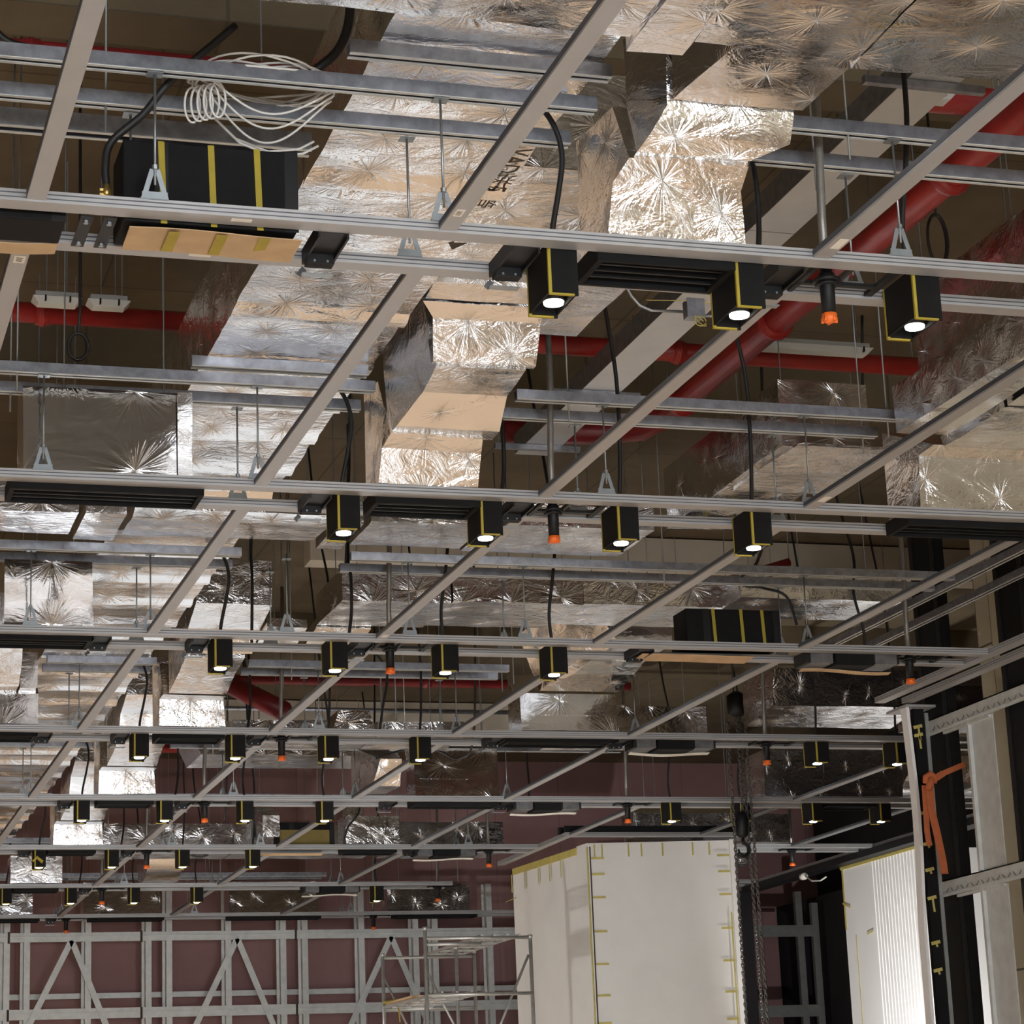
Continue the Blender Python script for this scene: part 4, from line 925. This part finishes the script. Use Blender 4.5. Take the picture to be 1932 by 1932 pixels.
mb = MB(); mb.box(.0, .012, -4, 5.72, 0, .12); mb.build('track', 'steel', t)
for (a, b_, xx, lb) in ((20.30, 20.84, 10.60, 'black column beside the orange strap at right'), (18.7, 19.26, 10.62, 'black column cut by the right edge of the photo'), (16.6, 17.0, 10.62, 'black column farther towards the camera at right')):
    t = empty('black_column', lb, 'column', (xx, a, 0), 'black columns along the block wall')
    mb = MB(); mb.box(0, .09, 0, b_ - a, 0, 7.6); mb.build('shaft', 'black', t)
    mb = MB(); mb.box(-.012, 0, .02, .09, 0, 7.5); mb.box(-.012, 0, b_ - a - .09, b_ - a - .02, 0, 7.5); mb.build('edge_strip', 'black_metal', t)
t = empty('junction_plate', 'small grey junction plate on the block wall at right', 'plate', (11.345, 21.0 - .9, 4.62))
mb = MB(); mb.box(-.02, 0, 0, .14, 0, .13); mb.build('plate', 'steel_dark', t); mb = MB(); mb.box(-.03, -.02, .03, .11, .03, .1); mb.build('cover', 'grey_hose', t)
# white board standing on edge at the corner, with the black taped strip
t = empty('end_board', 'white board seen edge on at the corner, curling in the middle', 'board', (10.265, 20.5, 0))
mb = MB(); n = 16
for i in range(n):
    z0, z1 = 5.55 * i / n, 5.55 * (i + 1) / n; w0, w1 = [.035 * math.sin(max(0, (z - 3.6) / 1.9) * PI) if z < 5.5 and z > 3.6 else 0 for z in (z0, z1)]
    mb.hexa([(w0, 0, z0), (.03 + w0, 0, z0), (.03 + w0, .12, z0), (w0, .12, z0), (w1, 0, z1), (.03 + w1, 0, z1), (.03 + w1, .12, z1), (w1, .12, z1)])
mb.build('board', 'wrap_bright', t)
mb = MB(); mb.box(-.01, .3, -.02, .4, 5.552, 5.575); mb.build('top_trim', 'alu', t)
t = empty('black_strip', 'black strip with yellow tape ties beside the white board edge', 'strip', (10.345, 20.52, 0))
mb = MB(); mb.box(0, .11, 0, .06, 0, 5.54); mb.build('strip', 'black', t)
mb = MB(); mb.box(.112, .15, -.01, .05, 0, 5.5); mb.build('corner_bead', 'steel_dark', t)
for z in (5.36, 5.28, 4.55, 4.26, 4.02, 3.76, 3.35, 3.1):
    mb = MB(); mb.beam((-.01, -.004, z), (.08, -.004, z + .02), .03, .004, (0, 1, 0)); mb.beam((.04, -.006, z), (.05, -.006, z - (.12 if z > 5 or 3.7 < z < 3.8 else .03)), .02, .003, (0, 1, 0)); mb.build('yellow_tape', 'tape_pale', t)
t = empty('orange_strap', 'orange webbing strap knotted round the black column at right', 'strap', (10.33, 20.3, 4.8))
def ribbon(pts, w, name):
    mb = MB()
    for (a, b_) in zip(pts[:-1], pts[1:]):
        mb.hexa([(a[0] - w / 2, a[1], a[2]), (a[0] + w / 2, a[1], a[2]), (a[0] + w / 2, a[1] + .006, a[2]), (a[0] - w / 2, a[1] + .006, a[2]), (b_[0] - w / 2, b_[1], b_[2]), (b_[0] + w / 2, b_[1], b_[2]), (b_[0] + w / 2, b_[1] + .006, b_[2]), (b_[0] - w / 2, b_[1] + .006, b_[2])])
    return clean(mb.build(name, 'strap', t))
ribbon([(.07, -.04, -.84), (.065, -.03, -.7), (.03, -.03, -.45), (-.005, -.03, -.25), (0, -.02, -.08), (.02, 0, .02)], .075, 'hanging_end')
ribbon([(-.05, -.02, -.58), (-.062, -.02, -.45), (-.055, -.02, -.2), (-.04, 0, -.02)], .055, 'hanging_end')
mb = MB(); mb.beam((.03, 0, .02), (.15, -.02, .09), .03, .06); mb.beam((.15, -.02, .09), (.36, -.05, .17), .03, .05); mb.build('tail', 'strap', t)
mb = MB(); mb.tube([(-.04, -.03, .0), (-.05, -.05, .05), (0, -.06, .08), (.05, -.05, .05), (.04, -.03, 0)], .03, 8, True); mb.tube([(-.02, -.02, -.06), (0, -.05, 0), (.02, -.02, .07)], .035, 8); mb.build('knot', 'strap', t, True)

# ------------------------------------------------------------------ wrapped columns
t = empty('wrapped_column', 'big white wrapped column with yellow tape, right of the scaffold tower', 'column', (10.37, 30.25, 0))
o_ = Vector((10.37, 30.25, 0))
def R2(p): return (p[0] - o_.x, p[1] - o_.y, p[2])
A, B_, Cc, Dd = (10.385, 30.27), (12.325, 29.97), (12.36, 32.6), (10.16, 32.9)
def slab(pa, pb, z0, z1, nrm, th, name, m, nx=1):
    mb = MB(); nv = Vector((nrm[0], nrm[1], 0)).normalized() * th
    for i in range(nx):
        u0, u1 = i / nx, (i + 1) / nx; a = Vector((*pa, 0)).lerp(Vector((*pb, 0)), u0); b_ = Vector((*pa, 0)).lerp(Vector((*pb, 0)), u1)
        mb.hexa([R2((a.x, a.y, z0)), R2((b_.x, b_.y, z0)), R2((b_.x - nv.x, b_.y - nv.y, z0)), R2((a.x - nv.x, a.y - nv.y, z0)), R2((a.x, a.y, z1)), R2((b_.x, b_.y, z1)), R2((b_.x - nv.x, b_.y - nv.y, z1)), R2((a.x - nv.x, a.y - nv.y, z1))])
    return mb.build(name, m, t)
mb = MB(); mb.hexa([R2((A[0] + .06, A[1] + .06, 0)), R2((B_[0] - .05, B_[1] + .06, 0)), R2((Cc[0] - .06, Cc[1] - .05, 0)), R2((Dd[0] + .07, Dd[1] - .06, 0))] + [R2((A[0] + .06, A[1] + .06, 5.54)), R2((B_[0] - .05, B_[1] + .06, 5.54)), R2((Cc[0] - .06, Cc[1] - .05, 5.54)), R2((Dd[0] + .07, Dd[1] - .06, 5.54))]); mb.build('core', 'wrap', t)
slab(A, B_, 0, 5.55, (-.15, -1), .04, 'front_sheet', 'wrap'); slab(Dd, (10.36, 30.56), 0, 5.52, (-1, -.08), .04, 'left_sheet', 'wrap'); slab((10.352, 30.62), (10.375, 30.27), 0, 5.55, (-1, -.1), .05, 'corner_sheet', 'wrap')
slab((12.27, 29.965), (12.34, 29.955), 0, 5.56, (-.1, -1), .02, 'edge_batten', 'wrap')
slab((10.33, 30.6), (10.15, 32.88), 5.44, 5.53, (-1, -.08), .03, 'top_tape', 'tape_pale')
mb = MB(); mb.tube([R2((10.38, 30.262, 0)), R2((10.38, 30.262, 5.5))], .012, 6); mb.build('corner_tape', 'tape_pale', t)
mb = MB(); mb.box(*[c for c in (A[0] + .025 - o_.x, A[0] + .035 - o_.x, -.004 - .006, .02, 0, 5.5)]); mb.build('dark_joint', 'ink', t)
rr = random.Random(5)
for x in (.06, .0):
    pass
for z in (5.37, 5.16, 4.86, 4.42, 4.0, 3.6, 3.25):
    for s, w in ((.05, .17), (1.72, .16)):
        mb = MB(); y = .02 - .155 * (s + w / 2) - .045
        mb.beam((s, .0 - .155 * s - .004, z - .02), (s + w, -.155 * (s + w) - .004, z - .02), .004, .028); mb.build('tape_dash', 'tape_pale', t)
for s in (.1, .2, .55, .72, 1.0, 1.4, 1.62):
    mb = MB(); mb.beam((s, -.155 * s - .004, 5.36), (s, -.155 * s - .004, 5.53), .02, .004, (0, 1, 0)); mb.build('tape_dash', 'tape_pale', t)
for v in (.5, .9, 1.3, 1.8, 2.3):
    mb = MB(); mb.beam((-.03 - .078 * v - .018, .35 + v, 5.2), (-.03 - .078 * v - .018, .35 + v, 5.45), .003, .03, (0, 1, 0)); mb.build('tape_dash', 'tape_pale', t)
mb = MB(); mb.beam((1.86, -.303, 3.0), (1.86, -.303, 4.6), .02, .004, (0, 1, 0)); mb.build('edge_tape', 'tape_pale', t)
mb = MB(); mb.beam((-.35, 2.6, 5.06), (-.2, 2.55, 5.12), .05, .004); t2 = tag(shift(mb, (0, 0, 0)).build('tape_end', 'yellow', t), None, None)
t = empty('wrapped_column', 'bright white corrugated wrapped column at the lower right', 'column', (15.1, 30.2, 0))
mb = MB(); mb.box(.03, 1.8, .03, 2.42, 0, 5.48); mb.build('core', 'wrap_bright', t)
mb = MB(); mb.box(0, .03, 1.5, 2.45, 0, 5.5); mb.build('plain_sheet', 'wrap_bright', t)
mb = MB(); n = 30
for i in range(n):
    y0 = i * 1.5 / n; y1 = (i + 1) * 1.5 / n; d = .010 if i % 2 else 0
    mb.box(-.010 + d, .03, y0, y1, 0, 5.5)
mb.build('ribbed_sheet', 'wrap_bright', t)
mb = MB(); mb.box(-.02, .03, 0, 2.46, 5.46, 5.51); mb.build('top_tape', 'tape_pale', t)
mb = MB(); mb.box(-.004, 0, 2.40, 2.45, 4.6, 5.46); mb.box(-.004, 0, 2.1, 2.12, 3.2, 4.5); mb.build('edge_tape', 'tape_pale', t)
mb = MB(); mb.beam((-.02, 2.2, 4.9), (-.02, 2.45, 4.98), .004, .025); mb.beam((-.02, 1.5, 4.5), (-.02, 1.7, 4.47), .004, .02); mb.build('tape_dash', 'tape_pale', t)
t = empty('lamp_bracket', 'small lamp with a curved cable under the slanting edge rail', 'fitting', (14.78, 33.3, 5.45))
mb = MB(); mb.tube([(0, -.06, 0), (0, .06, 0)], .05, 10); mb.build('lamp_body', 'paper', t, True)
mb = MB(); mb.tube([(0, -.06, 0), (0, -.3, -.1), (.0, -.6, -.13), (0, -.8, -.1)], .012, 6); mb.build('cable', 'white_cable', t, True)
mb = MB(); mb.box(14.86, 15.1, 22.6, 35.9, 5.5, 5.592); tag(mb.build('edge_channel', 'black_metal'), 'dark channel under the slanting edge rail, lower right', 'channel')

# ------------------------------------------------------------------ chain hoist
t = empty('chain_hoist', 'black chain hoist hook with its long steel chains, right of the white column', 'hoist', (10.9, 26.2, 5.0))
mb = MB(); mb.lathe((0, 0, .08), [(.04, 0), (.075, .03), (.08, .2), (.05, .3)], 12); mb.build('hook_block', 'black_metal', t, True)
mb = MB(); pts = [(0, 0, .09), (0, 0, .03)] + [(.062 * math.sin(a) , 0, -.06 + .075 * math.cos(a)) for a in [PI * (i / 9) * 1.55 for i in range(10)]]
mb.tube(pts, .02, 8, True, [.02] * (len(pts) - 2) + [.016, .008]); mb.build('hook', 'black_metal', t, True)
def chain(x, y, z0, z1, dx, name):
    mb = MB(); n = int((z1 - z0) / .044)
    for i in range(n):
        z = z0 + .044 * i; c = Vector((x + dx * (z1 - z), y, z)); pts = []
        for j in range(8):
            a = 2 * PI * j / 8; u, w = .017 * math.cos(a), .031 * math.sin(a)
            pts.append(c + (Vector((u, 0, w)) if i % 2 else Vector((0, u, w))))
        mb.tube(pts + [pts[0]], .0075, 4, False)
    return mb.build(name, 'chain', t)
chain(-.1, 0, -2.3, 1.5, .0, 'pull_chain'); chain(.02, 0, .35, 1.6, 0, 'lift_chain')
chain(.06, .02, -2.3, 1.6, .015, 'pull_chain'); chain(.11, -.02, -2.3, 1.6, .012, 'pull_chain')
mb = MB(); mb.tube([(0, 0, 1.55), (0, 0, 3.6)], .012, 6); mb.build('suspension_rope', 'chain', t); mb = MB(); mb.lathe((.03, 0, 1.5), [(.05, 0), (.12, .05), (.12, .25), (.04, .3)], 12); mb.build('hoist_body', 'black_metal', t, True)

# ------------------------------------------------------------------ scaffold tower
t = empty('scaffold_tower', 'tubular steel scaffold tower in front of the maroon wall', 'scaffold', (7.7, 28.6, 0))
r = .024
for x, y, h, nm in ((0, 0, 4.33, 'standard'), (1.33, .02, 4.22, 'standard'), (.12, 2.6, 4.24, 'standard'), (1.33, 2.5, 4.26, 'standard'), (.68, 2.55, 4.22, 'standard'), (.72, 1.2, 4.2, 'standard')):
    mb = MB(); mb.tube([(x, y, 0), (x, y, h)], r, 10); mb.tube([(x, y, h - .04), (x, y, h)], r * 1.25, 10); mb.build(nm, 'scaffold', t, True)
for a, b_ in (((0, 0, 4.19), (1.33, .02, 4.19)), ((.12, 2.6, 4.18), (1.33, 2.5, 4.18)), ((0, 0, 3.52), (1.33, 0, 3.52)), ((.12, 2.6, 3.52), (1.33, 2.5, 3.52)), ((0, 0, 4.12), (.7, 0, 4.12)), ((0, 0, 2.4), (1.33, 0, 2.4)), ((.12, 2.6, 2.4), (1.33, 2.5, 2.4))):
    mb = MB(); mb.tube([a, b_], r * .9, 8); mb.build('ledger', 'scaffold', t, True)
for a, b_ in (((.12, 2.6, 3.95), (.75, 2.55, 2.6)), ((1.3, .02, 3.98), (.55, 0, 2.4)), ((.0, 0, 3.5), (-.15, 0, 2.4)), ((.68, 2.5, 4.0), (1.33, 2.5, 2.7))):
    mb = MB(); mb.tube([a, b_], .016, 8); mb.build('brace', 'scaffold', t, True)
for z, x0, x1 in ((4.22, .72, 1.2), (3.545, .2, .75)):
    p = MB(); 
    for k in range(4): xx = x0 + (x1 - x0) * k / 3; p.beam((xx, .02, z), (xx - .1 if z < 4 else xx, 2.55, z), .03, .03)
    for k in range(6): yy = .05 + k * .49; p.beam((x0, yy, z - .01), (x1, yy, z - .01), .025, .02)
    d = p.build('platform_deck', 'scaffold', t)
mb = MB(); mb.box(.12, .55, 1.2, 2.5, 3.575, 3.60); mb.build('plank', 'card', t)
mb = MB(); mb.beam((.1, 2.56, 3.6), (.35, 2.5, 3.64), .01, .04); mb.beam((.28, 2.48, 3.6), (.3, 2.48, 3.35), .01, .03); mb.build('yellow_tie', 'yellow', t)

# ------------------------------------------------------------------ steel framing before the maroon wall
t = empty('stud_frame', 'galvanised steel stud frame standing before the maroon wall', 'frame', (1.0, 41.5, 0))
for z, h in ((5.38, .15), (4.11, .17), (2.6, .17)):
    mb = MB(); mb.box(0, 12.6, -.03, .05, z, z + h); mb.box(0, 12.6, -.045, -.03, z + h * .55, z + h * .62); mb.build('track', 'steel', t)
for x in (.94, 1.94, 2.94, 3.27, 4.28, 5.29, 5.64, 6.65, 7.6, 7.98, 8.98, 9.95, 10.3, 11.3):
    mb = MB(); mb.box(x, x + .1, -.02, .0, 0, 6.3); mb.box(x, x + .01, 0, .07, 0, 6.3); mb.box(x - .05, x, .1, .12, 0, 6.3); mb.build('stud', 'steel', t)
mb = MB(); mb.box(0, 12.6, .3, .34, 4.46, 4.55); mb.build('rear_rail', 'steel', t)
for x in (4.05, 6.85, 9.55, 1.4):
    for dx in (-.75, .62):
        mb = MB(); mb.beam((x, -.045, 5.4), (x + dx, -.045, 3.9), .10, .012, (0, 1, 0)); mb.build('brace', 'steel', t)
for x in (5.2, 7.85, 3.0):
    for z in (5.36, 4.09):
        mb = MB(); mb.box(x, x + .035, -.05, -.03, z, z + .19); mb.build('dark_gap', 'ink', t)
t = empty('stud_frame', 'dim steel stud frame in the dark bay behind the hoist chain', 'frame', (16.4, 39.9, 0))
for x in (1.12, 1.42):
    mb = MB(); mb.box(x, x + .12, 0, .1, 0, 5.95 if x < 1.3 else 5.75); mb.build('stud', 'steel_dark', t)
for z in (5.16, 3.78):
    mb = MB(); mb.box(0, 1.5, -.02, 0, z, z + .2); mb.build('track', 'steel_dark', t)
# maroon boards lying behind, right of the column
mb = MB(); mb.box(16.5, 18.0, 41.9, 42.15, 0, 5.8); struct('trim_9', mb, 'maroon')

# ------------------------------------------------------------------ tripod work lights on the floor, out of view, some added as fill
for loc, aim, en, lb in FLOODS:
    t = empty('work_light', lb, 'work light', (loc[0], loc[1], 0), 'tripod work lights')
    for a in range(3):
        mb = MB(); mb.tube([(.5 * math.cos(a * 2.09), .5 * math.sin(a * 2.09), 0.012), (0, 0, .6)], .012, 6); mb.build('leg', 'black_metal', t)
    mb = MB(); mb.tube([(0, 0, .55), (0, 0, loc[2] - .05)], .016, 8); mb.build('pole', 'black_metal', t)
    d = (Vector(aim) - Vector(loc)).normalized(); mb = MB(); b0 = Vector((0, 0, loc[2])); mb.beam(b0 - d * .12, b0 - d * .02, .32, .22); mb.build('lamp_head', 'yellow', t)
    mb = MB(); mb.beam(b0 - d * .02, b0 - d * .016, .28, .18); mb.build('lamp_glass', 'lamp', t)
    l = bpy.data.lights.new('flood_lamp', 'SPOT'); l.energy = en; l.color = (1, .98, .95); l.spot_size = math.radians(100); l.spot_blend = .7; l.shadow_soft_size = .1
    o = bpy.data.objects.new('flood_lamp', l); col.objects.link(o); o.parent = t; o.location = b0 + d * .03; o.rotation_euler = d.to_track_quat('-Z', 'Y').to_euler()
